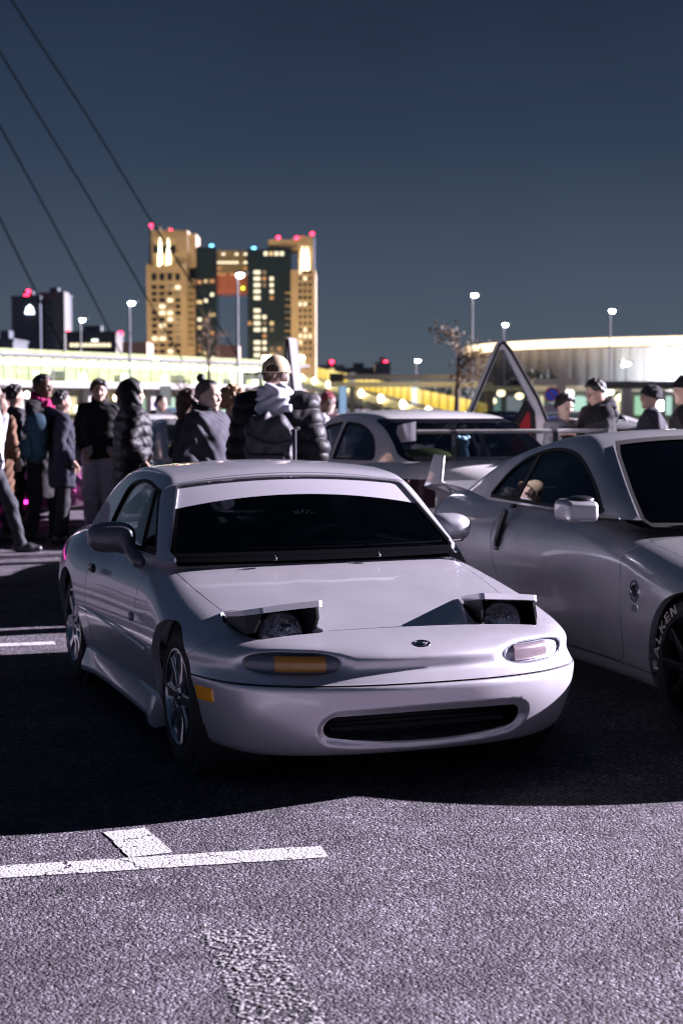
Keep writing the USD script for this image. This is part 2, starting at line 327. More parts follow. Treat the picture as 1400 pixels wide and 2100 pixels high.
# ---------------------------------------------------------------- painted bay marks, worn and cracked; one band is painted light
def road_paint(name, wear, soft=.06, top=.46, ws=16.0, crack=.016, grain=.10):
    n = {'g': ('geometry', {}), 'v': ('voronoi_texture', {'scale': 95.0}), 'w': ('noise_texture', {'scale': ws, 'detail': 6.0, 'roughness': .75}), 'c': ('voronoi_texture', {'scale': 3.2, 'feature': 'distance_to_edge'}), 'cn': ('noise_texture', {'scale': 9.0, 'detail': 4.0}),
         'cr': ('map_range', {'from_min': crack * .25, 'from_max': crack, 'to_min': 0.0, 'to_max': 1.0}), 'dm': ('vector_math', {'math_type': 'multiply_add', 'vector2': (.12, .12, .12)}),
         'th': ('map_range', {'from_min': wear - soft, 'from_max': wear + soft, 'to_min': 0.0, 'to_max': 1.0}), 'm': ('math', {'math_type': 'multiply'}), 'bw': ('rgb_to_bw', {}), 'gr': ('map_range', {'from_min': grain - .05, 'from_max': grain + .05, 'to_min': 0.0, 'to_max': 1.0}), 'm2': ('math', {'math_type': 'multiply'}),
         'col': ('mix_color', {'a': (.07, .068, .072), 'b': (top, top * .98, top * .98)}), 'bp': ('bump', {'distance': .003, 'strength': 1.0}), 'inv': ('math', {'math_type': 'multiply', 'value2': -1.0}), 'p': ('principled_bsdf', {'roughness': .7}), 'tr': ('transparent_bsdf', {}), 'mx': ('mix_closure', {})}
    L = [('g.position', 'v.vector'), ('g.position', 'w.vector'), ('g.position', 'cn.vector'), ('cn.color', 'dm.vector1'), ('g.position', 'dm.vector3'), ('dm.vector', 'c.vector'), ('c.distance', 'cr.value'), ('w.fac', 'th.value'), ('cr.result', 'm.value1'), ('th.result', 'm.value2'), ('v.color', 'bw.color'), ('bw.val', 'gr.value'), ('m.value', 'm2.value1'), ('gr.result', 'm2.value2'), ('m.value', 'col.fac'), ('m2.value', 'mx.fac'), ('tr.BSDF', 'mx.closure1'), ('p.BSDF', 'mx.closure2'), ('col.result', 'p.base_color'), ('v.distance', 'inv.value1'), ('inv.value', 'bp.height'), ('bp.normal', 'p.normal')]
    return usdkit.material(stage, '/World/Looks/' + name, n, L, surface='mx.closure')
M['road_white'] = road_paint('road_white', .34, grain=.13); M['road_worn'] = road_paint('road_worn', .48, .16, .27, 9.0, .0002, .66)
def mark(a, b, w, label, m='road_white', z=.003, jag=.003, seed=0):
    a, b = np.array(a, float), np.array(b, float); d = b - a; l = np.linalg.norm(d); d /= l; nrm = np.array([-d[1], d[0]]); r = np.random.default_rng(seed); n = max(6, int(l / .03)); tt = np.linspace(0, l, n)
    P = np.vstack([[a + d * q + nrm * (w / 2 + r.uniform(-jag, jag)) for q in tt], [a + d * q - nrm * (w / 2 + r.uniform(-jag, jag)) for q in tt]])
    F = []
    for i in range(n - 1): F += [[i, i + n, i + n + 1], [i, i + n + 1, i + 1]]
    V = np.c_[P, np.full(len(P), z)]
    obj('bay_marking', tm(V, np.array(F)), M[m], None, False, label, 'road marking', kind='structure')
mark((-1.9, 4.72), (-.055, 5.135), .135, 'long white bar of the T-shaped bay mark, lower left', seed=1)
mark((-.625, 5.095), (-.755, 5.40), .150, 'short white stub of the T-shaped bay mark, lower left', seed=2)
mark((-.30, 4.36), (-.07, 3.40), .20, 'almost worn away white line at the bottom centre', 'road_worn', z=.002, jag=.004, seed=3)
mark((-4.2, 9.05), (-1.78, 9.72), .13, 'white bay line left of the roadster rear wheel', seed=4)
mark((-6.2, 18.6), (-2.6, 19.6), .16, 'painted band of light behind the feet of the left group', seed=5)  # lit strip of asphalt, drawn as a pale painted band
# ================================================================ the city behind
F_PX = 3234.7
def X_at(px, d): return (px - 700) / F_PX * d
def Z_at(py, d): return CAM_H + (829.6 - py) / F_PX * d
M['beige_wall'] = mat('beige_facade', (.42, .34, .22), rough=.85, noise=(.12, .12)); M['salmon_wall'] = mat('salmon_facade', (.40, .27, .19), rough=.85, noise=(.2, .1))
M['curtain'] = mat('curtain_wall_glass', (.018, .03, .04), rough=.12, spec=.8); M['dark_wall'] = mat('dark_tower_wall', (.05, .065, .085), rough=.5, noise=(.2, .15)); M['pale_band'] = mat('pale_band', (.10, .105, .105), rough=.8)
M['concrete'] = mat('concrete', (.36, .35, .34), rough=.85, noise=(1.2, .12)); M['white_steel'] = mat('white_painted_steel', (.40, .40, .41), rough=.6); M['grey_steel'] = mat('grey_steel', (.07, .072, .08), rough=.6); M['pole'] = mat('pole_grey', (.16, .17, .18), rough=.6); M['hall_white'] = mat('hall_white', (.72, .73, .66), rough=.7)
M['win_dark'] = mat('dark_window', (.015, .02, .03), rough=.1)
WIN = [glow('lit_window_warm', (1.0, .70, .34), .22), glow('lit_window_pale', (1.0, .86, .58), .34), glow('lit_window_orange', (1.0, .48, .20), .14), glow('lit_window_dim', (.9, .62, .35), .07)]
M['red_beacon'] = glow('red_beacon', (1.0, .02, .06), 3.0); M['lamp_white'] = glow('lamp_white', (.86, .97, 1.0), 9.0); M['lamp_warm'] = glow('lamp_warm', (1.0, .78, .42), 3.0)
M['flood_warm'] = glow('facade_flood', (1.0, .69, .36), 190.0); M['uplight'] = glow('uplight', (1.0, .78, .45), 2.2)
rw = np.random.default_rng(11)
def bx(x0, x1, y0, y1, z0, z1): return box(x1 - x0, y1 - y0, z1 - z0, ((x0 + x1) / 2, (y0 + y1) / 2, (z0 + z1) / 2))
def bwin(parent, x, z, w, h, y, m, deep=.35):
    """a framed window set into the wall's face"""
    return obj('window', bx(x - w / 2, x + w / 2, y - deep, y + .05, z - h / 2, z + h / 2), m, parent, smooth=False)
def tower():
    D = 600.0; k = D / F_PX; t = thing('twin_tower', 'beige twin-tower high-rise joined by a glass bridge, uplit in warm gold', 'building', (0, D, 0)); x = lambda px: (px - 700) * k; z = lambda py: CAM_H + (829.6 - py) * k
    B = M['beige_wall']
    # west tower: shaft, set-back crown, glass flank
    obj('wall', bx(x(303), x(386), 0, 26, 0, z(548)), B, t, smooth=False)
    obj('wall', bx(x(386), x(400), 2.0, 24, 0, z(572)), B, t, smooth=False)
    obj('crown', [bx(x(312), x(386), 3, 24, z(548) + .01, z(474)), bx(x(386), x(402), 5, 22, z(548), z(480))], B, t, smooth=False)
    obj('crown', bx(x(307), x(312) - .02, 4, 22, z(546), z(470)), M['dark_wall'], t, smooth=False)
    for q in range(6): obj('parapet', bx(x(303 + q * 14), x(303 + q * 14 + 8), -.4, 1.0, z(552), z(544)), B, t, smooth=False)
    obj('glass_flank', bx(x(386) + .02, x(410), 10, 30, z(572) + .02, z(502)), M['curtain'], t, smooth=False)
    obj('glass_flank', bx(x(400) + .02, x(443), 6, 30, 0, z(507)), M['curtain'], t, smooth=False)
    for r_ in range(13):
        zz = z(578 + r_ * 13)
        for c in range(4):
            if r_ == 0: continue
            p = rw.random(); bwin(t, x(319 + c * 16), zz, 1.9 if c != 1 else 2.2, 1.35, 0, WIN[1] if p < .16 else WIN[3] if p < .28 else M['win_dark'])
        for c in range(2):
            if r_ < 11: obj('balcony', bx(x(386) + .1 + c * .01, x(400) - .1, 1.2 - c * .3, 1.99, zz - .5 - c * .1 + c * .9, zz - .3 + c * .2), M['win_dark'] if c else B, t, smooth=False)
        for c in range(3):
            p = rw.random()
            if p < .42: bwin(t, x(408 + c * 13), zz + rw.uniform(-.4, .4), rw.uniform(1.0, 2.2), 1.3, 6, WIN[int(rw.integers(0, 3))], .1)
    for c in range(4): bwin(t, x(319 + c * 16), z(570), 1.7, 2.6, 0, M['win_dark'])
    for c in range(3): bwin(t, x(322 + c * 17), z(513), 2.0, 2.8, 3, M['win_dark'])
    for c in range(2): obj('uplight', tm(*cone_strip(x(330 + c * 17), 2.3, z(547), z(490))), M['uplight'], t)  # light washes on the wall, built as glowing tapered strips
    for px_ in (330, 347): obj('fin', bx(x(px_) - .35, x(px_) + .35, 2.5, 2.99, z(505), z(468)), B, t, smooth=False)
    # east tower
    obj('wall', bx(x(597), x(647), 0, 26, 0, z(556)), B, t, smooth=False)
    obj('crown', [bx(x(612), x(641), 3, 24, z(556) + .01, z(486)), bx(x(549), x(612) - .02, 6, 24, z(512), z(491))], B, t, smooth=False)
    obj('crown', bx(x(641) + .02, x(644), 4, 22, z(552), z(482)), M['dark_wall'], t, smooth=False)
    obj('glass_flank', bx(x(507), x(597) - .02, 4, 30, 0, z(512) - .02), M['curtain'], t, smooth=False)
    for r_ in range(14):
        zz = z(560 + r_ * 13)
        for c in range(3): bwin(t, x(616 + c * 10), zz, 1.0, 1.25, 0, WIN[1] if rw.random() < .18 else M['win_dark'])
        for c in range(5):
            p = rw.random(); w_ = 2.4 if c == 1 else 1.4
            if p < (.62 if c in (1, 2, 3) else .25): bwin(t, x(512 + c * 15), zz + .2, w_, 1.35, 4, WIN[1] if c == 1 else WIN[int(rw.integers(0, 4))], .1)
        if r_ > 2: obj('balcony', bx(x(584), x(597) - .1, 3.2, 3.99, zz - .6, zz - .2), B if r_ % 2 else WIN[3], t, smooth=False)
    for c in range(4): bwin(t, x(545 + c * 11), z(521), 1.4, 1.5, 4, WIN[1] if c != 1 else WIN[0], .1)
    for c in range(2): obj('uplight', tm(*cone_strip(x(621 + c * 9), 2.3, z(558), z(508))), M['uplight'], t)  # glowing strips shaped like the wash of light on this wall
    # bridge between the towers
    obj('sky_bridge', bx(x(443) + .02, x(507) - .02, 9, 25, z(600), z(560)), M['bridge_red'], t, smooth=False)
    obj('sky_bridge', bx(x(443) + .02, x(507) - .02, 8, 26, z(560) + .02, z(512)), M['beige_dim'], t, smooth=False)
    for r_, py in enumerate((520, 537, 549, 561)):
        for c in range(7):
            if rw.random() < (.5 if r_ != 1 else .85): bwin(t, x(448 + c * 9), z(py), 1.3, .9, 8, WIN[(1, 1, 2, 2)[r_]], .12)
    obj('roof_light', ell(.9, .5, .5, (x(433), 7, z(503))), glow('cyan_roof_light', (.15, .6, 1.0), 1.2), t); obj('roof_light', ell(.9, .5, .5, (x(520), 7, z(508))), glow('cyan_roof_light_2', (.15, .6, 1.0), 1.2), t)
    obj('roof_light', ell(.6, .4, .6, (x(497), 7, z(590))), glow('yellow_sign_light', (.8, .9, .05), 1.0), t)
    for px_, py in ((309, 461), (349, 472), (640, 478), (620, 486), (570, 486), (608, 487)): obj('beacon', [ell(.75, .6, .6, (x(px_), 8, z(py))), bx(x(px_) - .1, x(px_) + .1, 7.9, 8.1, z(py) - 3, z(py))], M['red_beacon'], t)
    for px_, w_ in ((345, 34), (560, 30), (622, 26)):   # lamps on the podium that wash the facades
        obj('facade_floodlight', rbox(w_ * k * .55, 1.6, 1.2, .3, (x(px_), -46, z(742))), M['flood_warm'], t)
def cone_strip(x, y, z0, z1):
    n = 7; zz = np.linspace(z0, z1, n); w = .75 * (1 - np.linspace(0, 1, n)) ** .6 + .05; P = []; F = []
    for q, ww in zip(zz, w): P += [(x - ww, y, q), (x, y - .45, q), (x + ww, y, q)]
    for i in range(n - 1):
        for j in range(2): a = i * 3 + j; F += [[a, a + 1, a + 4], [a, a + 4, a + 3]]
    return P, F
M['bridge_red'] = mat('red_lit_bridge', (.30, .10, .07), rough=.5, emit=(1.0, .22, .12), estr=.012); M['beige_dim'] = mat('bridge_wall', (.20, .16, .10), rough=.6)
tower()
def block(name, label, px0, px1, ytop, d, m, depth=14, wins=None, beacons=(), parapet=True, ybot=None):
    k = d / F_PX; b = thing(name, label, 'building', (X_at((px0 + px1) / 2, d), d, 0)); w = (px1 - px0) * k; h = Z_at(ytop, d)
    obj('wall', bx(-w / 2, w / 2, 0, depth, 0, h), m, b, smooth=False)
    if parapet: obj('roof', [bx(-w / 2 - .2, w / 2 + .2, -.2, depth + .2, h + .01, h + .5), bx(-w * .2, w * .15, depth * .3, depth * .6, h + .5, h + 2.2)], m, b, smooth=False)
    if wins: wins(b, w, h, k)
    for px_, py in beacons:
        bxx = X_at(px_, d) - X_at((px0 + px1) / 2, d); obj('beacon', [ell(d * .0013, d * .001, d * .0011, (bxx, 2, Z_at(py, d))), bx(bxx - .08, bxx + .08, 1.9, 2.1, h, Z_at(py, d))], M['red_beacon'], b)
    return b
def w_stripes(b, w, h, k):
    for i in range(int(h / 2.2)): obj('floor_band', bx(-w / 2 - .15, w / 2 + .15, -.3, .3, h - 1.4 - i * 2.2, h - .5 - i * 2.2), M['pale_band'], b, smooth=False)
    obj('stair_core', bx(w / 2 - 3, w / 2 + .3, -.5, 8, 0, h + .8), M['pale_band'], b, smooth=False)
def w_sign(b, w, h, k):
    obj('roof_sign', prism(Polygon([(-1.3, -1.2), (1.3, -1.2), (.9, .5), (0, 1.4), (-.9, .5)]), 'y', -.35, -.05).translate((w * .14, 0, h - 3.4)), glow('white_sign', (.75, .85, 1.0), 1.2), b)
def w_line(b, w, h, k):
    for i in range(9): obj('window', bx(-w * .42 + i * w * .092, -w * .42 + i * w * .092 + w * .075, -.25, .1, h - 3.6, h - 2.7), WIN[1], b, smooth=False)
    for i in range(2): obj('window', bx(w * .02 + i * .9, w * .02 + i * .9 + .7, -.25, .1, h - 2.2, h - 1.6), M['lamp_pale'], b, smooth=False)
def w_few(n, mats, seed):
    def g(b, w, h, k):
        r = np.random.default_rng(seed)
        for i in range(n): x_, z_ = r.uniform(-w * .45, w * .45), r.uniform(h * .35, h * .95); obj('window', bx(x_ - .8, x_ + .8, -.2, .1, z_ - .5, z_ + .5), mats[int(r.integers(len(mats)))], b, smooth=False)
    return g
M['lamp_pale'] = glow('pale_lamp', (.95, 1.0, .9), .6)
block('office_tower', 'dark office tower with a white lit emblem near its top, far left', 28, 86, 612, 450, M['dark_wall'], wins=w_sign, beacons=((60, 598), (55, 607)))
block('office_tower', 'office tower with pale horizontal floor bands beside the dark one', 87, 134, 605, 455, M['dark_wall'], wins=w_stripes)
block('office_block', 'low dark office block with a long line of lit windows', 138, 240, 684, 420, M['dark_wall'], wins=w_line, beacons=((140, 681), (248, 683)))
block('low_building', 'plain salmon building in front of the foot of the west tower', 253, 303, 702, 400, M['salmon_wall'], parapet=False)
block('low_building', 'small salmon building filling the gap between the twin towers', 444, 487, 708, 420, M['salmon_wall'], parapet=False)
block('apartment_block', 'low dark building with a red beacon right of the twin towers', 655, 705, 752, 520, M['dark_wall'], wins=w_few(3, WIN, 1), beacons=((680, 742),))
block('apartment_block', 'long low dark building between the two red beacons', 705, 768, 757, 540, M['dark_wall'], wins=w_few(3, WIN, 2))
block('apartment_block', 'low dark building with a red beacon left of the bare tree', 768, 800, 746, 530, M['dark_wall'], wins=w_few(2, WIN, 3), beacons=((790, 743),))
block('office_block', 'low grey block with a bright roof lamp at the left edge', -20, 30, 700, 300, M['dark_wall'], wins=w_few(4, [M['lamp_pale']], 5))

# ---- elevated concourse with lit glass front
def concourse():
    A, B = np.array([-34.6, 140.0]), np.array([-5.2, 191.0]); u = B - A; Lc = np.linalg.norm(u); ang = math.degrees(math.atan2(u[1], u[0]))
    t = thing('station_concourse', 'long elevated glass concourse glowing pale yellow across the left background', 'building', (*A, 0), ang)
    n = 34; bay = Lc / n; W = 9.0     # local x along, y behind
    obj('roof', [bx(-2, Lc + 1, -1.0, W + 1, 6.02, 6.25)], M['grey_steel'], t, smooth=False)
    obj('floor_slab', bx(-2, Lc + 1, -.6, W, 3.15, 3.72), M['concrete'], t, smooth=False)
    obj('back_wall', bx(-2, Lc + 1, W - .3, W, 3.73, 6.0), M['hall_white'], t, smooth=False)
    obj('ceiling', bx(-2, Lc + 1, 0, W - .31, 5.9, 5.99), M['hall_white'], t, smooth=False)
    lampm, stripm, panem = glow('concourse_lamp', (1.0, .98, .62), 3.4), glow('roof_edge_light', (.98, 1.0, .62), .30), glass('concourse_glass', (.86, .95, .86), .05)
    back = mat('lit_hall_wall', (.6, .62, .5), rough=.8)
    for i in range(n):
        x0 = i * bay
        obj('roof_edge_panel', bx(x0 + .12, x0 + bay - .12, -1.05, -.9, 6.30, 6.62), stripm, t, smooth=False)
        obj('ceiling_lamp', [ell(bay * .30, .8, .14, (x0 + bay / 2, 2.2, 5.62), sub=2), ell(bay * .30, .8, .14, (x0 + bay / 2, 6.2, 5.62), sub=2)], lampm, t)
        obj('pane', bx(x0 + .06, x0 + bay - .06, -.02, .02, 3.75, 5.88), panem, t, smooth=False)
        obj('mullion', bx(x0 - .05, x0 + .05, -.07, .07, 3.73, 5.9), M['grey_steel'], t, smooth=False)
        if i % 3 == 0: obj('kiosk', bx(x0, x0 + bay * .9, 5.5, 6.3, 3.73, 4.5 + .5 * rw.random()), back if i % 2 else M['grey_steel'], t, smooth=False)
        if i % 4 == 1: obj('display', bx(x0 + .2, x0 + bay * .8, 4.0, 4.1, 3.9, 4.7), glow(f'display_{i}', (1.0, .96, .72), .9), t, smooth=False)
    obj('rail', [bx(-2, Lc + 1, -.5, -.42, 4.64, 4.70), bx(-2, Lc + 1, -.5, -.42, 4.2, 4.24)], M['grey_steel'], t, smooth=False)
    for i in range(0, n + 1, 3):
        obj('column', [bx(i * bay - .35, i * bay + .35, 1.0, 1.7, 0, 3.14)], M['concrete'], t, smooth=False)
    obj('shop_wall', bx(-2, Lc + 1, 6.5, 6.8, 0, 3.14), mat('shop_wall', (.16, .15, .14), rough=.8), t, smooth=False)
    for i in range(26):
        x_, z_ = rw.uniform(0, Lc), rw.uniform(1.0, 2.6); obj('shop_lamp', ell(.34, .2, .34, (x_, 5.6 - 4.5 * rw.random(), z_), sub=2), M['lamp_warm'] if rw.random() < .7 else M['lamp_pale2'], t)
    for i in range(12):
        x_ = rw.uniform(0, Lc - 3); obj('shop_front', bx(x_, x_ + rw.uniform(1.2, 3), 6.3, 6.45, .5, 2.3), (glow(f'shopfront_{i}', ((.7, 1.0, .8), (1.0, .85, .5), (.85, .95, 1.0))[i % 3], .10 + .12 * rw.random())), t, smooth=False)
M['lamp_pale2'] = glow('pale_shop_lamp', (.9, 1.0, .8), 1.2)
concourse()
# ---- descending stair with yellow glass sides
def ramp():
    P0, P1 = np.array([X_at(606, 185), 185.0]), np.array([X_at(925, 112), 112.0]); u = P1 - P0; Lr = np.linalg.norm(u)
    t = thing('stair_ramp', 'long stair with glowing yellow glass balustrade descending to the right', 'stairs', (*P0, 0), math.degrees(math.atan2(u[1], u[0])))
    n = 26; z0, z1 = 4.35, .1; ym = mat('yellow_lit_panel', (.6, .42, .05), rough=.3, emit=(1.0, .70, .09), estr=.16)  # lamp light in the glass is put in as panel glow
    for i in range(n):
        a, b = i / n, (i + 1) / n; za, zb = z0 + (z1 - z0) * a, z0 + (z1 - z0) * b
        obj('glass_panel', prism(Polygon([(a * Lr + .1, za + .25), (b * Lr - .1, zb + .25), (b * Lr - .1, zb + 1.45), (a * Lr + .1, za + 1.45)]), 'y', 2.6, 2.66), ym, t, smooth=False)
        obj('step_block', bx(a * Lr, b * Lr, -.8, 2.5, max(0, za - .6), za + .05), M['concrete'], t, smooth=False)
        obj('post', bx(a * Lr - .05, a * Lr + .05, 2.55, 2.7, za, za + 1.5), M['grey_steel'], t, smooth=False)
        if i % 3 == 1: obj('stair_lamp', ell(.30, .25, .34, (a * Lr, -1.0, za + .75), sub=2), M['lamp_warm'], t); obj('lamp_post', bx(a * Lr - .04, a * Lr + .04, -1.04, -.96, 0, za + .75), M['grey_steel'], t, smooth=False)
    obj('handrail', tube([(0, -.9, z0 + 1.0), (Lr, -.9, z1 + 1.0)], .06, 6), M['white_steel'], t)
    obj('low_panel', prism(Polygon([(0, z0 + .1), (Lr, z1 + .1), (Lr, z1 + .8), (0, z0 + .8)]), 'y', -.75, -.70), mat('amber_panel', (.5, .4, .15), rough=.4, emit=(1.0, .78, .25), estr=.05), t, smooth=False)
ramp()
# ---- footbridge and canopies on the right
def footbridge():
    d = 135.0; t = thing('footbridge', 'white pedestrian bridge crossing behind the saloon from the stair to the hall', 'bridge', (0, d, 0))
    x0, x1 = X_at(676, d), X_at(1010, d)
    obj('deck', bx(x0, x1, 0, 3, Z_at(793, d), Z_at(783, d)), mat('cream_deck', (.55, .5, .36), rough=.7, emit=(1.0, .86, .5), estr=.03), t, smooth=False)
    obj('parapet', bx(x0 + 1.2, x1, -.2, 0, Z_at(779, d), Z_at(768, d)), M['white_steel'], t, smooth=False)
    obj('parapet', bx(x0, x0 + 1.15, -.5, 3, Z_at(783, d) + .02, Z_at(766, d)), M['grey_steel'], t, smooth=False)
    for px_ in (722, 853, 935): obj('pier', bx(X_at(px_ - 6, d), X_at(px_ + 6, d), .4, 1.6, 0, Z_at(764, d) if px_ == 722 else Z_at(793, d) - .01), M['white_steel'], t, smooth=False)
    lit = glow('notice_light', (.9, .95, 1.0), .25)
    obj('notice_board', bx(X_at(843, d), X_at(857, d), -.6, -.4, Z_at(838, d), Z_at(795, d)), lit, t, smooth=False)
footbridge()
def canopy():
    d = 128.0; t = thing('entrance_canopy', 'pale covered walkway on columns running in front of the round hall', 'canopy', (0, d, 0))
    x0, x1 = X_at(985, d), X_at(1560, d)
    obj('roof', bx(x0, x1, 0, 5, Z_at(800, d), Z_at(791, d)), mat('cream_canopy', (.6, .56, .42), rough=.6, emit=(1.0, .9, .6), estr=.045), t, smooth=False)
    obj('fascia', bx(X_at(1088, d), X_at(1180, d), -1.2, 0, Z_at(791, d) + .02, Z_at(777, d)), M['white_steel'], t, smooth=False)
    obj('fascia', bx(X_at(1218, d), X_at(1420, d), -.8, 0, Z_at(797, d), Z_at(782, d)), M['pale_band'], t, smooth=False)
    for px_, w_, top in ((1002, 8, 800), (1090, 6, 800), (1147, 9, 776), (1222, 6, 800), (1281, 10, 780), (1352, 8, 800), (1430, 8, 800)): obj('column', bx(X_at(px_ - w_, d), X_at(px_ + w_, d), -.6, .5, 0, Z_at(top, d) - .03), M['white_steel'], t, smooth=False)
    obj('back_wall', bx(x0, x1, 7, 7.3, 0, Z_at(801, d)), mat('canopy_back', (.2, .22, .2), rough=.8), t, smooth=False)
    for i in range(9):
        a = X_at(1010 + i * 46, d); obj('shop_front', bx(a, a + 1.3, 6.7, 6.9, .6, 2.2), glow(f'canopy_shop_{i}', ((.65, 1.0, .85), (.9, .95, 1.0), (1.0, .9, .6), (.5, .9, .6))[i % 4], .08 + .16 * rw.random()), t, smooth=False)
    for px_, py, m in ((1160, 812, 'lamp_white'), (1172, 806, 'lamp_pale2'), (1278, 815, 'lamp_warm'), (1255, 803, 'lamp_pale2'), (1243, 806, 'lamp_pale2'), (1068, 812, 'lamp_warm'), (1030, 806, 'lamp_warm'), (1012, 822, 'lamp_warm')): obj('lamp', ell(.34, .3, .26, (X_at(px_, d), 1.5, Z_at(py, d)), sub=2), M[m], t)
canopy()
# ---- round hall with a lit roof edge
def hall():
    D, R, H = 311.0, 53.0, 12.6; cx = X_at(1526, D); t = thing('round_hall', 'low round hall with vertical silver panels and a glowing white roof edge', 'building', (cx, D, 0))
    pm = [mat(f'hall_panel_{i}', c, rough=.55, metal=.1) for i, c in enumerate(((.46, .47, .50), (.54, .55, .58), (.40, .41, .45), (.50, .50, .52)))]
    a0, a1, n = math.radians(180), math.radians(318), 96
    for i in range(n):
        a = a0 + (a1 - a0) * i / n; b = a0 + (a1 - a0) * (i + .92) / n; r0 = R - .12 * (i % 2)
        P = [(r0 * math.cos(q), r0 * math.sin(q)) for q in (a, b)] + [((R - .6) * math.cos(q), (R - .6) * math.sin(q)) for q in (b, a)]
        obj('wall_panel', prism(Polygon(P), 'z', 0, 11.2), pm[int(rw.integers(4))], t, smooth=False)
    obj('core', lathe([(R - .7, 0), (R - .7, 11.3)], 96), M['grey_steel'], t)
    obj('roof', lathe([(0, 12.9), (R + 1.0, 13.0), (R + 2.4, 12.85), (R + 2.4, 12.75), (R - 1, 11.8), (R - 2, 11.25)], 128), M['grey_steel'], t)
    obj('roof_edge_light', lathe([(R + 2.3, 12.74), (R + 2.35, 11.75), (R + 1.6, 11.45), (R + .8, 11.4)], 128), glow('roof_edge_glow', (1.0, .72, .44), .75), t)
    obj('entrance_glow', bx(X_at(1176, D) - cx, X_at(1184, D) - cx, -R * .985, -R * .98, Z_at(766, D), Z_at(755, D)), M['lamp_pale2'], t, smooth=False)
hall()
def flood(label, px, d, py, w, h, m, z_extra=0.0):
    t = thing('floodlight_mast', label, 'floodlight', (X_at(px, d), d, 0)); z = Z_at(py, d)
    obj('mast', tube([(0, .2, 0), (0, .2, z)], [.14, .09], 8), M['grey_steel'], t); obj('crossarm', bx(-w / 2, w / 2, .1, .3, z - .08, z + .08), M['grey_steel'], t, smooth=False)
    for i in range(3): obj('lamp_head', [rbox(w / 3.4, .3, h, .06, (-w / 3 + i * w / 3, -.05, z))], M['grey_steel'], t); obj('lamp_glass', [rbox(w / 3.8, .06, h * .85, .02, (-w / 3 + i * w / 3, -.22, z))], m, t)
M['flood_white'] = glow('flood_white', (.93, .96, 1.0), 40.0)
M['flood_wash'] = glow('flood_wash', (.93, .97, 1.0), 120.0); M['flood_wash_big'] = glow('flood_wash_big', (.93, .97, 1.0), 160.0)
def wash(label, px, d, w, h, z, ry):  # unseen lamps added to brighten the hall wall
    t = thing('added_wall_lamp', label, 'floodlight', (X_at(px, d), d, 0), ry); obj('post', [bx(-w * .4, -w * .4 + .1, -.6, -.5, 0, z), bx(w * .4 - .1, w * .4, -.6, -.5, 0, z)], M['grey_steel'], t, smooth=False)
    obj('housing', bx(-w / 2, w / 2, -.5, -.1, z - h / 2 - .1, z + h / 2 + .1), M['grey_steel'], t, smooth=False); obj('lamp_glass', bx(-w / 2 + .1, w / 2 - .1, -.09, .0, z - h / 2, z + h / 2), M['flood_wash_big' if w > 2 else 'flood_wash'], t, smooth=False)
wash('added unseen lamp brightening the hall wall at the right edge', 1430, 252, 4.0, 1.2, 2.6, 0)
wash('added unseen lamp brightening the hall wall left of the lamp post', 1190, 280, .8, .3, 2.4, 25)
flood('bank of blinding white floodlights on a mast at the right edge', 1394, 120, 742, 2.6, 1.5, M['flood_white'])
flood('smaller white floodlight low down behind the beanie wearer', 1342, 105, 832, 1.0, .7, M['flood_white'])
# ---- street lamps
def lamp(label, px, py, H, double=False, m='lamp_white', r=.23):
    d = (H - CAM_H) * F_PX / (829.6 - py); t = thing('street_lamp', label, 'street lamp', (X_at(px, d), d, 0), 0, 'street lamps round the car park')
    obj('pole', tube([(0, 0, 0), (0, 0, H * .5), (0, 0, H - .1)], [.13, .10, .075], 10), M['pole'], t); obj('base', lathe([(0, .35), (.2, .35), (.24, 0)], 12), M['grey_steel'], t)
    for s in ((1, -1) if double else (1,)):
        obj('arm', tube([(0, 0, H - .25), (.25 * s, 0, H), (.6 * s, 0, H + .03)], .05, 6), M['pole'], t)
        obj('lamp_head', rbox(.9, .5, .14, .05, (.35 * s, 0, H + .12)), M['grey_steel'], t)
        if not (double and s < 0): obj('lamp_glass', ell(r * 1.25, r, r * .8, (.2 * s, -.05, H - .06), sub=2), M[m], t)
for q in (('tall street lamp left of the office block, shorter of the left pair', 168, 656, 10), ('tall street lamp just left of the twin towers', 268, 622, 10.5), ('tallest street lamp, in front of the twin-tower bridge', 488, 565, 11), ('tall street lamp above the left end of the round hall', 966, 606, 11), ('small street lamp above the roof edge of the round hall', 1030, 666, 10), ('tall street lamp in front of the round hall wall', 1247, 638, 10.5), ('low street lamp beside the bare tree', 852, 739, 6.5)): lamp(*q)
lamp('short two-armed lamp with one light lit, in front of the hall', 1281, 745, 6.0, True)
# ---- stay cables
def cable(pts, label):
    P = curve([at(*q) for q in pts], 40); t = obj('stay_cable', tube(P, .075, 6), M['cable'], None, 35, label, 'cable', 'dark stay cables in the upper left')
M['cable'] = mat('cable_dark', (.004, .005, .006), rough=1.0, spec=0.0)
cable([(-120, -235, 92), (25, 0, 100), (165, 215, 112), (310, 452, 130), (400, 590, 145), (486, 728, 163)], 'uppermost of the four dark cables, ending by the tallest lamp')
cable([(-120, -100, 92), (0, 105, 100), (165, 375, 118), (290, 590, 134), (374, 738, 152)], 'second dark cable from the top, ending at the west tower')
cable([(-100, 80, 92), (0, 258, 100), (100, 440, 116), (180, 590, 130), (248, 726, 147)], 'third dark cable from the top, ending at the office block')
cable([(-80, 285, 92), (0, 448, 104), (70, 590, 122), (132, 722, 141)], 'lowest dark cable, crossing the dark office tower')
mast_ = thing('cable_mast', 'tall white mast carrying the stay cables, outside the left edge', 'mast', (X_at(-145, 92), 92, 0)); obj('mast', tube([(0, 0, 0), (0, 0, 34)], [.7, .4], 12), M['white_steel'], mast_)
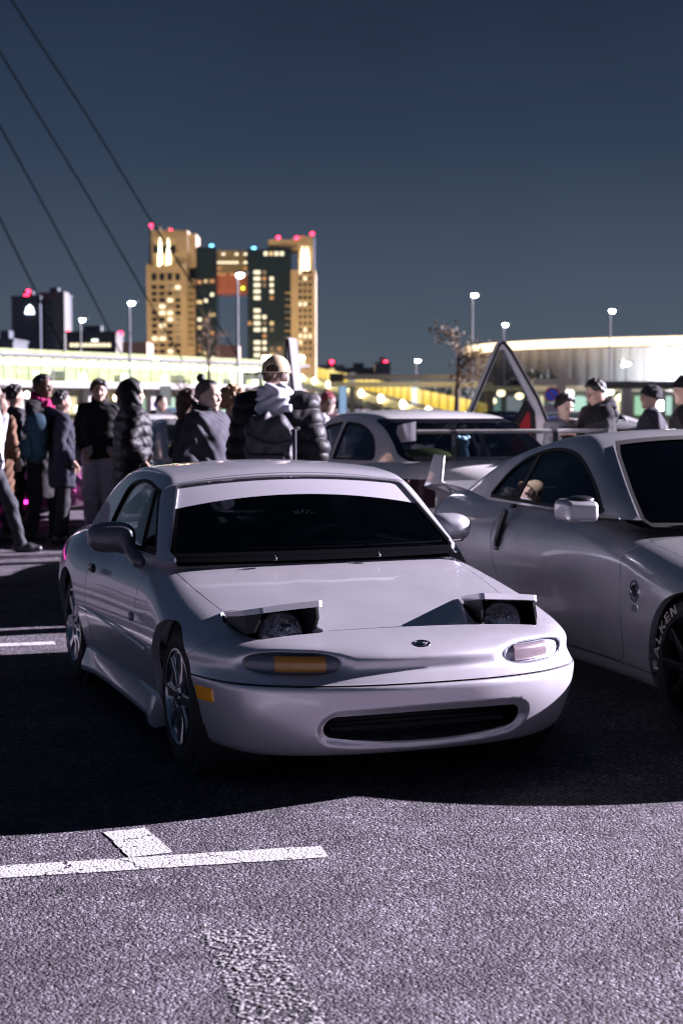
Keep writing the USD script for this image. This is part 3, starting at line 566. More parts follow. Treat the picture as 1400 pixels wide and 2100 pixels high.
# ---- trees
M['bark'] = mat('bark', (.09, .065, .045), rough=.9, noise=(14, .3)); M['twig'] = mat('twig', (.16, .105, .06), rough=.9); M['leaf_gold'] = mat('gold_leaf', (.13, .08, .02), rough=.7); M['leaf_green'] = mat('dark_leaf', (.035, .05, .025), rough=.7, noise=(3, .4))
def bare_tree(label, px, d, H, spread, seed, leaves=0, twm='twig', z_first=.35, lean=0.0):
    r = np.random.default_rng(seed); t = thing('bare_tree', label, 'tree', (X_at(px, d), d, 0)); tw = []; tips = []
    obj('trunk', tube([(0, 0, 0), (.05 * spread, 0, H * .25), (.02 * spread + lean * .4, 0, H * .55), (lean, 0, H * .8)], [.035 * H, .026 * H, .016 * H, .006 * H], 9), M['bark'], t)
    limbs = []
    for i in range(11):
        z0 = H * (z_first + .45 * i / 11); a = r.uniform(0, 2 * pi); l = spread * r.uniform(.55, 1.0) * (1.15 - .5 * i / 11)
        p0 = np.array([lean * (z0 / H - .3), 0, z0]); p1 = p0 + np.array([math.cos(a) * l * .5, math.sin(a) * l * .5, l * r.uniform(.25, .6)]); p2 = p0 + np.array([math.cos(a) * l, math.sin(a) * l, l * r.uniform(.45, 1.1)])
        limbs.append(tube(curve([p0, p1, p2], 7), np.linspace(.011 * H, .003 * H, 7), 6))
        for j in range(14):
            f_ = r.uniform(.25, 1); b = p0 + (p2 - p0) * f_ if f_ > .5 else p0 + (p1 - p0) * 2 * f_
            e = b + r.normal(0, .22, 3) * spread + np.array([math.cos(a), math.sin(a), .5]) * .18 * spread
            tw.append(tube([b, (b + e) / 2 + r.normal(0, .03, 3) * spread, e], np.array([.0028, .002, .0010]) * H, 4)); tips.append(e); tips.append((b + e) / 2)
    obj('limbs', limbs, M['bark'], t, kind='stuff'); obj('twigs', tw, M[twm], t, kind='stuff')
    if leaves:
        V = []; F = []
        for i in range(leaves):
            c = tips[int(r.integers(len(tips)))] + r.normal(0, .06, 3) * spread; q = r.normal(0, 1, (2, 3)); q /= np.linalg.norm(q, axis=1, keepdims=True); s = r.uniform(.025, .05) * H * .5; k = len(V)
            V += [c - q[0] * s, c + q[1] * s * .5, c + q[0] * s, c - q[1] * s * .5]; F += [[k, k + 1, k + 2], [k, k + 2, k + 3]]
        obj('leaves', tm(V, F), M['leaf_gold'], t, smooth=False, kind='stuff')
    return t
bare_tree('thin autumn tree with a few golden leaves left of the raised door', 932, 64, 4.6, 1.35, 5, leaves=480, z_first=.42, lean=.2)
bare_tree('small bare purple-lit sapling behind the topknot man', 378, 74, 3.4, .75, 8, z_first=.3)
bare_tree('bare tree in front of the glass flank of the west tower', 428, 150, 9.5, 2.4, 12, z_first=.5)
def bushy(label, px, d, w, h, seed, n=1500):
    r = np.random.default_rng(seed); t = thing('bushy_tree', label, 'tree', (X_at(px, d), d, 0)); obj('trunk', tube([(0, 0, 0), (.1, 0, h * .6)], [.18, .09], 8), M['bark'], t); V = []; F = []
    cl = [np.array([r.uniform(-.5, .5) * w, r.uniform(-.5, .5) * w * .6, h * r.uniform(.45, .92)]) for _ in range(12)]
    for i in range(n):
        c = cl[int(r.integers(12))] + r.normal(0, .12, 3) * np.array([w, w, h]); q = r.normal(0, 1, (2, 3)); q /= np.linalg.norm(q, axis=1, keepdims=True); s = .05 * h * r.uniform(.6, 1.3); k = len(V)
        V += [c - q[0] * s, c + q[1] * s * .6, c + q[0] * s, c - q[1] * s * .6]; F += [[k, k + 1, k + 2], [k, k + 2, k + 3]]
    obj('crown', tm(V, F), M['leaf_green'], t, smooth=False)
bushy('dark evergreen shrub tree just right of the raised door', 1098, 150, 3.2, 4.4, 3); bushy('dark evergreen below the white footbridge', 905, 150, 5.0, 3.1, 4); bushy('dark evergreen left of the raised door tip', 1068, 155, 2.4, 4.0, 6)
# ---- signs
def road_sign(label, px, d, py, r=.3):
    t = thing('road_sign', label, 'sign', (X_at(px, d), d, 0)); z = Z_at(py, d); obj('post', tube([(0, .05, 0), (0, .05, z)], .03, 8), M['white_steel'], t)
    q = lambda prof: xf(lathe(prof, 28), rx=90, t=(0, 0, z)); obj('rim', q([(r * .8, .012), (r, .012), (r, -.01), (0, -.01)]), M['sign_red'], t); obj('disc', q([(0, .008), (r * .8, .008)]), M['sign_blue'], t)
    obj('slash', xf(box(r * 1.7, .006, r * .17), ry=45, t=(0, -.018, z)), M['sign_red'], t, smooth=False); obj('plate', bx(-.26, .26, -.01, .01, z - .72, z - .34), M['white_steel'], t, smooth=False)
M['sign_red'] = mat('sign_red', (.55, .03, .04), rough=.4); M['sign_blue'] = mat('sign_blue', (.03, .08, .45), rough=.4, emit=(.05, .15, 1.0), estr=.02)
road_sign('round blue no-parking sign with red rim, left of the young man in grey', 1130, 62, 809); road_sign('small round blue no-parking sign beside the white notice board', 325, 70, 829, .22)
def board(name, label, cat, px, d, y0, y1, w, m): t = thing(name, label, cat, (X_at(px, d), d, 0)); obj('panel', bx(-w / 2, w / 2, -.03, .03, Z_at(y1, d), Z_at(y0, d)), m, t, smooth=False); obj('post', [bx(-w / 2 - .03, -w / 2, -.03, .03, 0, Z_at(y0, d)), bx(w / 2, w / 2 + .03, -.03, .03, 0, Z_at(y0, d))], M['grey_steel'], t, smooth=False)
board('notice_board', 'white notice board above the heads behind the hooded figure', 'sign', 340, 66, 791, 832, .42, mat('board_white', (.6, .62, .6), emit=(.9, 1.0, .9), estr=.03))
board('notice_board', 'low blue and white direction board behind the hooded figure', 'sign', 343, 68, 836, 848, .75, mat('board_blue', (.15, .3, .6), emit=(.3, .55, 1.0), estr=.06))
board('banner', 'upright pale blue lit banner right of the burgundy beanie', 'banner', 703, 58, 792, 850, .26, mat('banner_blue', (.3, .45, .7), emit=(.45, .72, 1.0), estr=.10))
# ================================================================ the silver roadster (x rearward from the nose, y to its right, z up)
def roadster():
    W = spl([-.3, .3, .8, 1.3, 1.9, 2.5, 3.07, 3.5, 3.8, 4.0], [.79, .80, .832, .822, .815, .822, .836, .80, .73, .66])
    S = spl([.08, .15, .25, .36, .42, .50, .60, .70, .80, .90, 1.0], [-.075, -.06, -.038, -.016, -.004, 0, -.010, -.036, -.085, -.15, -.22])
    XC = spl([.08, .13, .18, .26, .34, .40, .43, .45, .468, .485, .505, .53, .555, .58, .61, .64], [.30, .22, .160, .098, .062, .05, .054, .076, .100, .110, .106, .100, .116, .165, .29, .46])
    Pn = spl([0, .2, .4, .5, .6, .7, .8, .9, 1.0], [0, .008, .046, .082, .138, .225, .37, .60, .95])
    TC = spl([-.4, 0, .2, .36, .6, .9, 1.2, 1.45, 1.8, 2.5, 3.0, 3.3, 3.6, 3.85, 4.1], [.42, .535, .580, .607, .655, .726, .795, .832, .836, .826, .838, .842, .825, .785, .70])
    XR = spl([.1, .25, .4, .5, .6, .7, .8, .9], [3.80, 3.90, 3.945, 3.95, 3.93, 3.90, 3.87, 3.84])
    def f0(P):
        x, y, z = P[:, 0], P[:, 1], P[:, 2]; a = np.abs(y)
        fl = .016 * np.exp(-((x - .82) / .36) ** 2) * sst(.16, .3, z) + .014 * np.exp(-((x - 3.07) / .38) ** 2) * sst(.16, .3, z)
        side = (a - W(x) - S(z) - fl - .010 * sst(.432, .424, z) * sst(.9, 1.2, x) * sst(2.75, 2.6, x) * 0) * .96
        q = Pn(a); dq = np.interp(a, [0, .3, .5, .6, .7, .8, .9], [0, .2, .45, .75, 1.1, 1.9, 2.9])
        low = .010 * sst(.442, .430, z)
        front = (XC(z) - low + q - x) / np.sqrt(1 + dq * dq)
        rear = (x - XR(z) + .5 * q) / np.sqrt(1 + .25 * dq * dq)
        dome_ = .022 * np.exp(-(y / .20) ** 4) * sst(.68, .92, x) * sst(1.40, 1.1, x)
        crest = .012 * np.exp(-((a - .66) / .09) ** 2) * sst(.5, .8, x) * sst(1.7, 1.3, x)
        top = (z - (TC(x) - .045 * (a / .8) ** 2 + dome_ + crest)) * .97
        bot = np.where(x < .9, .135 + .03 * sst(.55, .85, a), .15) + .06 * sst(3.2, 3.9, x) - z
        v = smax(front, side, .10)
        v = smax(v, rear, .12)
        v = smax(v, top, .085 + .05 * sst(.35, .8, x))
        v = smax(v, bot, .05)
        return v
    def mouth(P):
        x, y, z = P[:, 0], P[:, 1], P[:, 2]; u = y / .415
        top = .322 - .010 * u ** 2; b = .192 + .036 * u ** 2; c = (top + b) / 2; hh = (top - b) / 2
        r = .052; qx = np.maximum(np.abs(y) - (.410 - r), 0); qz = np.maximum(np.abs(z - c) - (hh - r), 0)
        d = np.sqrt(qx * qx + qz * qz) - r + np.minimum(np.maximum(np.abs(y) - (.410 - r), np.abs(z - c) - (hh - r)), 0)
        return d
    def f(P):
        x, y, z = P[:, 0], P[:, 1], P[:, 2]; a = np.abs(y)
        v = f0(P)
        # hollow round each front indicator, running inwards under the nose
        r = ((np.abs(a - .50) / .215) ** 2.6 + (np.abs(z - .508) / .050) ** 2) ** .5
        v = v + .016 * sst(1.05, .55, r) * (x < .6)
        v = v + .030 * sst(.036, -.004, mouth(P)) * (x < .4)
        return v
    inner = lambda P: np.maximum(f0(P) + .032, .19 - P[:, 2])
    full = mani(iso(f, (-.05, -.95, .05), (4.1, .95, .95), .0125))
    hollow = mani(iso(inner, (-.05, -.95, .05), (4.1, .95, .95), .03, it=2))
    cabin = prism(smooth_poly([(1.52, -.62), (2.95, -.60), (2.95, .60), (1.52, .62)], .08), 'z', .22, 1.0)
    screen_hole = prism(Polygon(np.r_[[(1.36 + .2 * yy * yy, yy) for yy in np.linspace(-.58, .58, 15)], [(1.6, .58), (1.6, -.58)]]), 'z', .6, 1.0)
    my = np.linspace(-1, 1, 41); mo = Polygon([(.405 * u, .322 - .010 * u * u) for u in my] + [(.405 * u, .194 + .036 * u * u) for u in my[::-1]]).buffer(-.045, quad_segs=10).buffer(.045, quad_segs=10)
    shell = full - hollow - cabin - screen_hole - wells((.835, 3.075), .292, .318) - prism(mo, 'x', -.2, .40)
    # panel outlines
    g = .0032
    ys = np.linspace(-.665, .665, 31)
    hood_p = Polygon([(.372, -.315), (.395, -.325)] + [(.70, -.395), (.735, -.630)] + [(x_, -y_) for x_, y_ in curve([(.735, .630), (.95, .652), (1.2, .668), (1.385, .674)], 14)] +
                     [(1.272 + .25 * y_ * y_, y_) for y_ in ys] + [tuple(q) for q in curve([(.735, .630), (.95, .652), (1.2, .668), (1.385, .674)], 14)[::-1]] + [(.70, .395), (.395, .325), (.372, .315)] + [(.358 + .14 * y_ * y_, y_) for y_ in ys[::-1] if abs(y_) < .31])
    hood_p = hood_p.buffer(0)
    pop = lambda s: Polygon([(.362, s * .325), (.70, s * .395), (.735, s * .640), (.62, s * .66), (.46, s * .635), (.372, s * .590)]).buffer(-.022, quad_segs=6).buffer(.022, quad_segs=6)
    bump_p = Polygon([(-.5, -.2), (.80, -.2), (.80, .4345), (-.5, .4345)])
    nose_p = Polygon([(-.5, .4345)] + [tuple(q) for q in curve([(.72, .4345), (.60, .50), (.50, .56), (.43, .62)], 14)] + [(.43, 1), (-.5, 1)])
    door_p = smooth_poly([(1.585, .93), (1.545, .60), (1.555, .30), (1.60, .235), (2.50, .235), (2.585, .33), (2.62, .62), (2.60, .93)], .03)
    cutp = lambda p, ax, a, b, s: prism(p.buffer(s, join_style='mitre'), ax, a, b)
    car = thing('roadster', 'small silver two-seat roadster with hardtop and half-raised pop-up headlamps', 'car', (.368, 5.837, .0), 90 + math.degrees(.352))
    paint = M['silver']; fs = [f]
    pops = [pop(1), pop(-1)]
    for p in pops: shell = shell - cutp(p, 'z', .2, 1.0, .002)
    hood = shell ^ cutp(hood_p, 'z', .56, 1.0, -g); shell = shell - cutp(hood_p, 'z', .50, 1.0, g)
    panel('hood', hood, fs, paint, car)
    rest = shell - prism(Polygon([(-.5, .4315), (.80, .4315), (.80, .4375), (-.5, .4375)]), 'y', -1, 1)
    bumper = rest ^ prism(bump_p, 'y', -1, 1); rest = rest - prism(bump_p, 'y', -1, 1)
    bp = panel('bumper', bumper, fs, paint, car)
    nose = rest ^ cutp(nose_p, 'y', -1, 1, -.0012); rest = rest - cutp(nose_p, 'y', -1, 1, .0012)
    sig = lambda s, e=0: affinity.scale(Point(0, 0).buffer(1, quad_segs=24), 1, 1).intersection(sbox(-1, -1, 1, 1)) and Polygon([(s * .505 + (.165 + e) * np.sign(math.cos(t)) * abs(math.cos(t)) ** .62, .507 + (.0385 + e) * np.sign(math.sin(t)) * abs(math.sin(t)) ** .8) for t in np.linspace(0, 2 * pi, 61)[:-1]])
    for s in (1, -1): nose = nose - prism(sig(s, .004), 'x', -.2, .55)
    panel('nose', nose, fs, paint, car)
    rest = rest - cutp(door_p, 'y', .4, 1.0, g) - cutp(door_p, 'y', -1.0, -.4, g)
    for s in (1, -1):
        d = (shell ^ (cutp(door_p, 'y', .4, 1, -g) if s > 0 else cutp(door_p, 'y', -1, -.4, -g)))
        dd = panel('door', d, fs, paint, car)
        if s > 0:
            h = [rbox(.10, .02, .045, .009, (2.40, .832, .672)), rbox(.03, .026, .03, .009, (2.36, .834, .668))]
            obj('handle', h, M['gloss_black'], dd)
            obj('moulding', [tube(curve([(1.27, .835, .432), (1.56, .828, .434), (2.1, .825, .438), (2.6, .828, .442), (2.74, .832, .443)], 24), .006, 6)], paint, dd)
    panel('body', rest, fs, paint, car)
    # ---- grille opening
    obj('grille', [box(.01, .86, .13, (.40, 0, .24)), box(.02, .80, .012, (.30, 0, .252)), box(.02, .72, .01, (.34, 0, .21)), xf(tube([(.22, -.36, .25), (.22, .36, .25)], .012, 8))], M['plastic'], car)
    obj('tow_eye', [tube([(.2, .1 + .025 * math.cos(t), .19 + .02 * math.sin(t)) for t in np.linspace(0, 2 * pi, 14)], .005, 6, False)], M['dark_alloy'], car)
    # ---- front indicators
    for s in (1, -1):
        L = thing_part('indicator', car)
        band = (full_shell(f0, .004, .007, (0, s * .5 - .22, .42), (.6, s * .5 + .22, .6), .012)) ^ prism(sig(s), 'x', -.2, .55)
        panel('lens', band, [lambda P: f0(P) + .004, lambda P: f0(P) + .007], M['clear'] if s > 0 else M['clear'], L, tol=.003)
        back = (full_shell(f0, .018, .030, (0, s * .5 - .22, .42), (.7, s * .5 + .22, .6), .014)) ^ prism(sig(s, .003), 'x', -.2, .6)
        panel('reflector', back, [lambda P: f0(P) + .018], M['lamp_bright'] if s < 0 else M['lamp_dark'], L, tol=.003)  # light put into colour: brighter copy on the lit side, darker on the shaded
        amb = (full_shell(f0, .010, .020, (0, s * .5 - .22, .42), (.7, s * .5 + .22, .6), .012)) ^ prism(sbox(s * .5 - .085 - .02 * s, .507 - .026, s * .5 + .085 - .02 * s, .507 + .026).buffer(.003), 'x', -.2, .6)
        panel('bulb_cover', amb, [lambda P: f0(P) + .010], M['amber'] if s > 0 else M['pale_lens'], L, tol=.003)  # paler cover on the lit side holds the light in its colour
        rim = (full_shell(f0, .010, .050, (0, s * .5 - .24, .4), (.7, s * .5 + .24, .62), .012)) ^ (prism(sig(s, .0035), 'x', -.2, .6) - prism(sig(s, -.0015), 'x', -.2, .6))
        panel('bezel', rim, [], M['lamp_dark'], L)
        # side marker on the bumper corner
        if s > 0:
            mk = (full_shell(f, -.006, .01, (.1, .55, .3), (.7, .9, .46), .012)) ^ prism(sbox(.405, .352, .505, .395).buffer(.006), 'y', .5, 1)
            panel('side_marker', mk, [lambda P: f(P) - .006], M['amber'], car, tol=.003)
            obj('repeater', [xf(ell(.03, .012, .022), t=(1.475, .842, .545))], M['lamp_dark'], car)
    # ---- badge
    def on_nose(y, z):
        lo, hi = -.1, .6
        for _ in range(40):
            m = (lo + hi) / 2
            if f(np.array([[m, y, z]]))[0] > 0: lo = m
            else: hi = m
        return hi
    bx = on_nose(0, .566)
    nb = grad(f, np.array([[bx, 0, .566]]))[0]; nb /= np.linalg.norm(nb); tilt = math.degrees(math.atan2(nb[2], -nb[0]))
    bd = thing_part('badge', car)
    ring = xf(lathe([(.0265, 0), (.030, .003), (.033, .003), (.035, -.002), (.035, -.006), (.0, -.006), (.0, .0), (.0265, 0)], 40), s=(1, .74, 1))
    mk = [ell(.010, .0075, .004, (0, .004, .002)), xf(tube(curve([(-.022, .004, .002), (-.012, -.004, .003), (0, -.010, .003), (.012, -.004, .003), (.022, .004, .002)], 16), .0035, 6)), xf(tube(curve([(-.014, .012, .002), (-.006, .002, .003), (0, -.003, .003)], 8), .0025, 6)), xf(tube(curve([(.014, .012, .002), (.006, .002, .003), (0, -.003, .003)], 8), .0025, 6))]
    place = lambda m: (lambda q: (setattr(q, 'vertices', np.stack([bx - q.vertices[:, 1] * math.sin(math.radians(tilt)) * -1 - q.vertices[:, 2] * math.cos(math.radians(tilt)), -q.vertices[:, 0] * 1.0, .566 + q.vertices[:, 1] * math.cos(math.radians(tilt)) + q.vertices[:, 2] * math.sin(math.radians(tilt))], 1)), q)[1])(of(m).copy())
    obj('emblem', [place(m) for m in mk], M['chrome'], bd); obj('ring', [place(ring)], M['badge_dark'], bd)
    # ---- pop-up headlamps, half raised
    for s in (1, -1):
        H = thing_part('popup_headlamp', car)
        lid = (full_shell(f0, .0, .024, (.2, s * .48 - .3, .5), (.9, s * .48 + .3, .8), .014)) ^ prism(pop(s).buffer(-.004), 'z', .3, 1)
        V, N = corners(lid, [f0, lambda P: f0(P) + .024])
        ph = math.radians(19.5); piv = np.array([.728, 0, .665])
        R = np.array([[math.cos(ph), 0, -math.sin(ph)], [0, 1, 0], [math.sin(ph), 0, math.cos(ph)]]).T
        R = np.array([[math.cos(ph), 0, math.sin(ph)], [0, 1, 0], [-math.sin(ph), 0, math.cos(ph)]])
        rot = lambda Q: (Q - piv) @ R.T + piv
        raw('lid', rot(V), N @ R.T, M['silver'], H)
        ls = pop(s).buffer(-.012)
        under = mani(iso(lambda P: f0(P) + .0235, (.2, s * .48 - .32, .40), (.9, s * .48 + .32, .8), .014))
        hs = ((prism(ls, 'z', .50, .80) - prism(ls.buffer(-.010), 'z', .3, .90)) ^ under) - prism(sbox(.0, -1, .40, 1), 'z', .3, .9)
        hs = hs - prism(Polygon([(.39, .40), (.39, .55), (.52, .40)]), 'y', -1, 1)
        hs = of(hs); hs.vertices = rot(np.asarray(hs.vertices)); obj('housing', hs, M['plastic'], H)
        c = np.array([.465, s * .475, .583])
        lampm = lambda prof, seg=40: xf(lathe(prof, seg), ry=-90 + 4, t=c)
        obj('bezel', lampm([(.089, .0), (.092, .008), (.094, .0), (.094, -.05), (.089, -.05), (.089, 0)]), M['plastic'], H)
        obj('reflector', lampm([(.088, .0), (.07, -.035), (.04, -.06), (.012, -.07), (.012, -.045), (.0, -.045)]), M['reflector'], H)
        obj('lens', lampm([(.089, .0), (.06, .018), (.03, .026), (0, .028)]), M['clear'], H)
        obj('bucket', [xf(box(.26, .20, .01), t=(.56, s * .49, .47)), xf(box(.01, .30, .16), t=(.70, s * .5, .52))], M['plastic'], H)
    # ---- greenhouse
    RT = spl([1.0, 1.5, 1.72, 1.95, 2.2, 2.5, 2.75, 2.95, 3.15, 3.35, 3.6], [1.03, 1.12, 1.158, 1.190, 1.203, 1.196, 1.165, 1.105, 1.005, .89, .73])
    WG = spl([1.0, 1.45, 1.9, 2.4, 2.9, 3.4], [.71, .728, .745, .740, .70, .65])
    WS = lambda z: 1.285 + (z - .812) * 1.40
    def gf(P):
        x, y, z = P[:, 0], P[:, 1], P[:, 2]; a = np.abs(y)
        ws = (WS(z) + .21 * y * y - x) * .58
        top = (z - RT(x) + .115 * y * y) * .93
        side = (a - WG(x) + .38 * (z - .80) + .25 * np.maximum(z - .95, 0) ** 2) * .89
        v = smax(ws, top, .045); v = smax(v, side, .055)
        return np.maximum(v, .70 - z)
    gs = mani(iso(gf, (1.0, -.85, .66), (3.75, .85, 1.26), .016)) - mani(iso(lambda P: np.maximum(gf(P) + .035, .60 - P[:, 2]), (1.0, -.85, .5), (3.75, .85, 1.26), .028, it=2))
    gs = gs ^ prism(Polygon([(1.0, .79), (1.3, .79), (1.62, .795), (2.60, .80), (3.7, .80), (3.7, 1.3), (1.0, 1.3)]), 'y', -1, 1)
    wz = np.linspace(-.585, .585, 25)
    ws_p = Polygon([(-.680, .832), (-.555, 1.100)] + [(y_, 1.140 - .115 * y_ * y_) for y_ in np.linspace(-.53, .53, 15)] + [(.555, 1.100), (.680, .832)] + [(y_, .812 - .01 * y_ * y_) for y_ in np.linspace(-.655, .655, 25)[::-1]])
    ws_p = ws_p.buffer(-.012).buffer(.012)
    sw_p = Polygon([(1.475, .81)] + [tuple(q) for q in curve([(1.795, 1.085), (1.97, 1.112), (2.3, 1.108), (2.42, 1.085)], 10)] + [tuple(q) for q in curve([(2.475, 1.05), (2.56, .93), (2.61, .81)], 8)]).buffer(-.012).buffer(.012)
    rw_p = smooth_poly([(-.52, .87), (.52, .87), (.40, 1.10), (-.40, 1.10)], .04)
    fro = prism(ws_p, 'x', .9, 2.1); sid = [prism(sw_p, 'y', .3, 1), prism(sw_p, 'y', -1, -.3)]; rer = prism(rw_p, 'x', 2.5, 3.8)
    gh = gs - fro - sid[0] - sid[1] - rer
    frame_cut = prism(Polygon([(.9, .7), (1.735, .7), (1.80, 1.3), (.9, 1.3)]), 'y', -1, 1)
    fr_ = gh ^ frame_cut; low_ = prism(Polygon([(-.72, .6), (.72, .6), (.655, .832), (-.655, .840)]), 'x', .9, 2.0)
    panel('windscreen_frame', fr_ - low_, [gf], paint, car); panel('cowl_panel', fr_ ^ low_, [gf], M['cowl'], car)
    panel('hardtop', gh - prism(Polygon([(.9, .7), (1.741, .7), (1.806, 1.3), (.9, 1.3)]), 'y', -1, 1), [gf], paint, car)
    gl = lambda a, b, lo, hi: full_shell(gf, a, b, lo, hi, .02)
    wsh = gl(.006, .011, (1.1, -.8, .72), (2.1, .8, 1.2))
    inner_p = ws_p.buffer(-.016)
    strip = prism(Polygon([(y_, 1.062 - .16 * y_ * y_) for y_ in np.linspace(-.6, .6, 21)] + [(.6, 1.3), (-.6, 1.3)]), 'x', .9, 2.1)
    wp = prism(ws_p.buffer(-.004), 'x', .9, 2.1); wi = prism(inner_p, 'x', .9, 2.1)
    W_ = thing_part('windscreen', car)
    panel('glass', wsh ^ wi - strip, [lambda P: gf(P) + .006, lambda P: gf(P) + .011], M['tint'], W_, tol=.003)
    panel('sun_strip', wsh ^ wp ^ strip, [lambda P: gf(P) + .006, lambda P: gf(P) + .011], M['film'], W_, 'silver film band along the top of the windscreen', tol=.003)
    panel('seal', (gl(-.001, .014, (1.1, -.8, .72), (2.1, .8, 1.2)) ^ (prism(ws_p.buffer(-.001), 'x', .9, 2.1) - wi)) - strip, [lambda P: gf(P) - .001], M['cowl'], W_, tol=.003)
    tr = (gl(-.004, .004, (1.1, -.8, .72), (2.1, .8, 1.2)) ^ (prism(ws_p.buffer(.008), 'x', .9, 2.1) - prism(ws_p.buffer(-.0005), 'x', .9, 2.1))) ^ prism(sbox(-1, .845, 1, 1.3), 'x', 0, 4)
    panel('trim', tr, [lambda P: gf(P) - .004], M['trim'], W_, tol=.003)
    for s in (1, -1):
        Q = thing_part('side_window', car)
        wsd = gl(.010, .015, (1.4, .35 if s > 0 else -.85, .72), (2.8, .85 if s > 0 else -.35, 1.2)) ^ prism(sw_p.buffer(-.002), 'y', .3 if s > 0 else -1, 1 if s > 0 else -.3)
        panel('glass', wsd, [lambda P: gf(P) + .010, lambda P: gf(P) + .015], M['smoked'], Q, tol=.003)
        sl = gl(-.001, .018, (1.4, .35 if s > 0 else -.85, .72), (2.8, .85 if s > 0 else -.35, 1.2)) ^ (prism(sw_p.buffer(-.001), 'y', .3 if s > 0 else -1, 1 if s > 0 else -.3) - prism(sw_p.buffer(-.016), 'y', -1, 1))
        bar = gl(.004, .022, (1.4, .35 if s > 0 else -.85, .72), (2.8, .85 if s > 0 else -.35, 1.2)) ^ prism(Polygon([(1.73, .8), (1.755, .8), (1.92, 1.12), (1.895, 1.12)]), 'y', .3 if s > 0 else -1, 1 if s > 0 else -.3)
        panel('seal', sl + bar, [], M['rubber'], Q)
        # mirror: rounded shell on a stalk
        Mi = thing_part('mirror', car)
        def mir(P, s=s):
            q = (P - np.array([1.84, s * .850, .868])) / np.array([.085, .112, .072])
            r = (np.abs(q) ** np.array([2.2, 2.8, 2.6])).sum(1) ** .4 - 1
            b = np.maximum(r * .075, P[:, 0] - 1.885)
            a_, c_ = np.array([1.70, s * .755, .765]), np.array([1.83, s * .80, .845])
            t = np.clip(((P - a_) @ (c_ - a_)) / ((c_ - a_) @ (c_ - a_)), 0, 1); k = np.linalg.norm((P - a_ - t[:, None] * (c_ - a_)) * np.array([.75, 1, 1]), axis=1) - .032 + .006 * t
            return smin(b, k, .035)
        mm = mani(iso(mir, (1.6, s * .9 - .3, .68), (2.0, s * .9 + .3, .98), .01)) ^ prism(sbox(1.5, .70 if s > 0 else -1.3, 2.1, 1.3 if s > 0 else -.70), 'z', .6, 1.1)
        panel('shell', mm, [mir], M['mirror_grey'] if s > 0 else paint, Mi)  # shell on the lit side made paler: light put into its colour
        obj('mirror_glass', [xf(ell(.004, .098, .058), t=(1.887, s * .850, .868))], M['chrome'], Mi)
    # ---- cowl, wipers, washer jets
    cw = []
    obj('cowl', [tm(*grid_sheet(lambda u, v: (1.262 + .25 * (u * .66) ** 2 + v * .09 - .02 * abs(u) * v, u * .655, .792 + .0 * v + .02 - .012 * u * u - .03 * (1 - v))))], M['cowl'], car)
    for y_, l in ((.30, .52), (-.30, .46)):
        obj('wiper', [tube([(1.345 + .21 * (yy * yy), yy, .838) for yy in np.linspace(y_ + .06, y_ - l, 8)], .006, 6), tube([(1.335 + .21 * (yy * yy), yy, .826) for yy in np.linspace(y_ + .1, y_ - .2, 6)], .007, 6)], M['rubber'], car)
    for y_ in (.245, -.245): obj('washer_jet', [rbox(.022, .018, .016, .006, (1.250, y_, .801)), xf(trimesh.creation.cylinder(.004, .014), t=(1.248, y_, .809))], M['plastic'], car)
    # ---- cabin
    cab = thing_part('cabin', car)
    obj('dashboard', [rbox(.34, 1.16, .16, .06, (1.66, 0, .74)), rbox(.2, .4, .09, .04, (1.72, .33, .80))], M['interior'], cab)
    obj('floor', [box(1.5, 1.1, .02, (2.2, 0, .24))], M['interior'], cab)
    for y_ in (.33, -.33):
        obj('seat', [rbox(.5, .46, .16, .06, (2.22, y_, .38)), xrot_hull(y_)], M['seat'], cab)
    obj('steering_wheel', [xf(tube([(.17 * math.cos(t), .17 * math.sin(t), 0) for t in np.linspace(0, 2 * pi, 33)], .014, 8, False), ry=-68, t=(1.86, .33, .80)), xf(lathe([(0, .02), (.05, .02), (.06, 0), (.05, -.03), (0, -.03)], 16), ry=-68, t=(1.86, .33, .80)), xf(box(.32, .04, .015), ry=0, rz=90, t=(1.86, .33, .80)), tube([(1.86, .33, .80), (1.66, .33, .74)], .025)], M['steer'], cab)
    obj('rear_mirror', [rbox(.03, .2, .055, .012, (1.78, 0, 1.075))], M['interior'], cab)
    # faint scrawled sticker on the inside of the glass
    st = []
    r_ = np.random.default_rng(3)
    for k in range(7):
        y0 = .055 - k * .017
        st.append(tube([(WS(z_) + .0205 + .21 * y_ * y_, y_, z_) for y_, z_ in curve([(y0 + r_.uniform(-.01, .01), .985 + r_.uniform(-.012, .012)) for _ in range(4)], 12)], .0018, 5))
    obj('sticker', st, M['sticker'], W_)
    # ---- side skirts
    for s in (1, -1):
        xs = np.linspace(1.20, 2.72, 40); sec = []
        for x_ in xs:
            fl = .016 * (sst(1.42, 1.22, x_) + sst(2.50, 2.70, x_)); dz = .015 * (sst(1.42, 1.22, x_) + .6 * sst(2.50, 2.70, x_))
            w = float(W(x_))
            sec.append([(x_, s * (w - .07), .235 + dz * 0), (x_, s * (w - .030), .225), (x_, s * (w - .030 + fl * .7), .180 + dz), (x_, s * (w - .018 + fl), .150), (x_, s * (w - .016 + fl), .124 - dz), (x_, s * (w - .03 + fl * .5), .110 - dz), (x_, s * (w - .15), .115)])
        obj('side_skirt', [loft(sec, flip=s < 0)], paint, car, smooth=50)
    # ---- wheels
    for xa, tr_ in ((.835, .795), (3.075, .80)):
        for s in (1, -1):
            wheel(car, (xa, s * tr_, .292), s, .292, .195, .17, M['alloy'], 8)
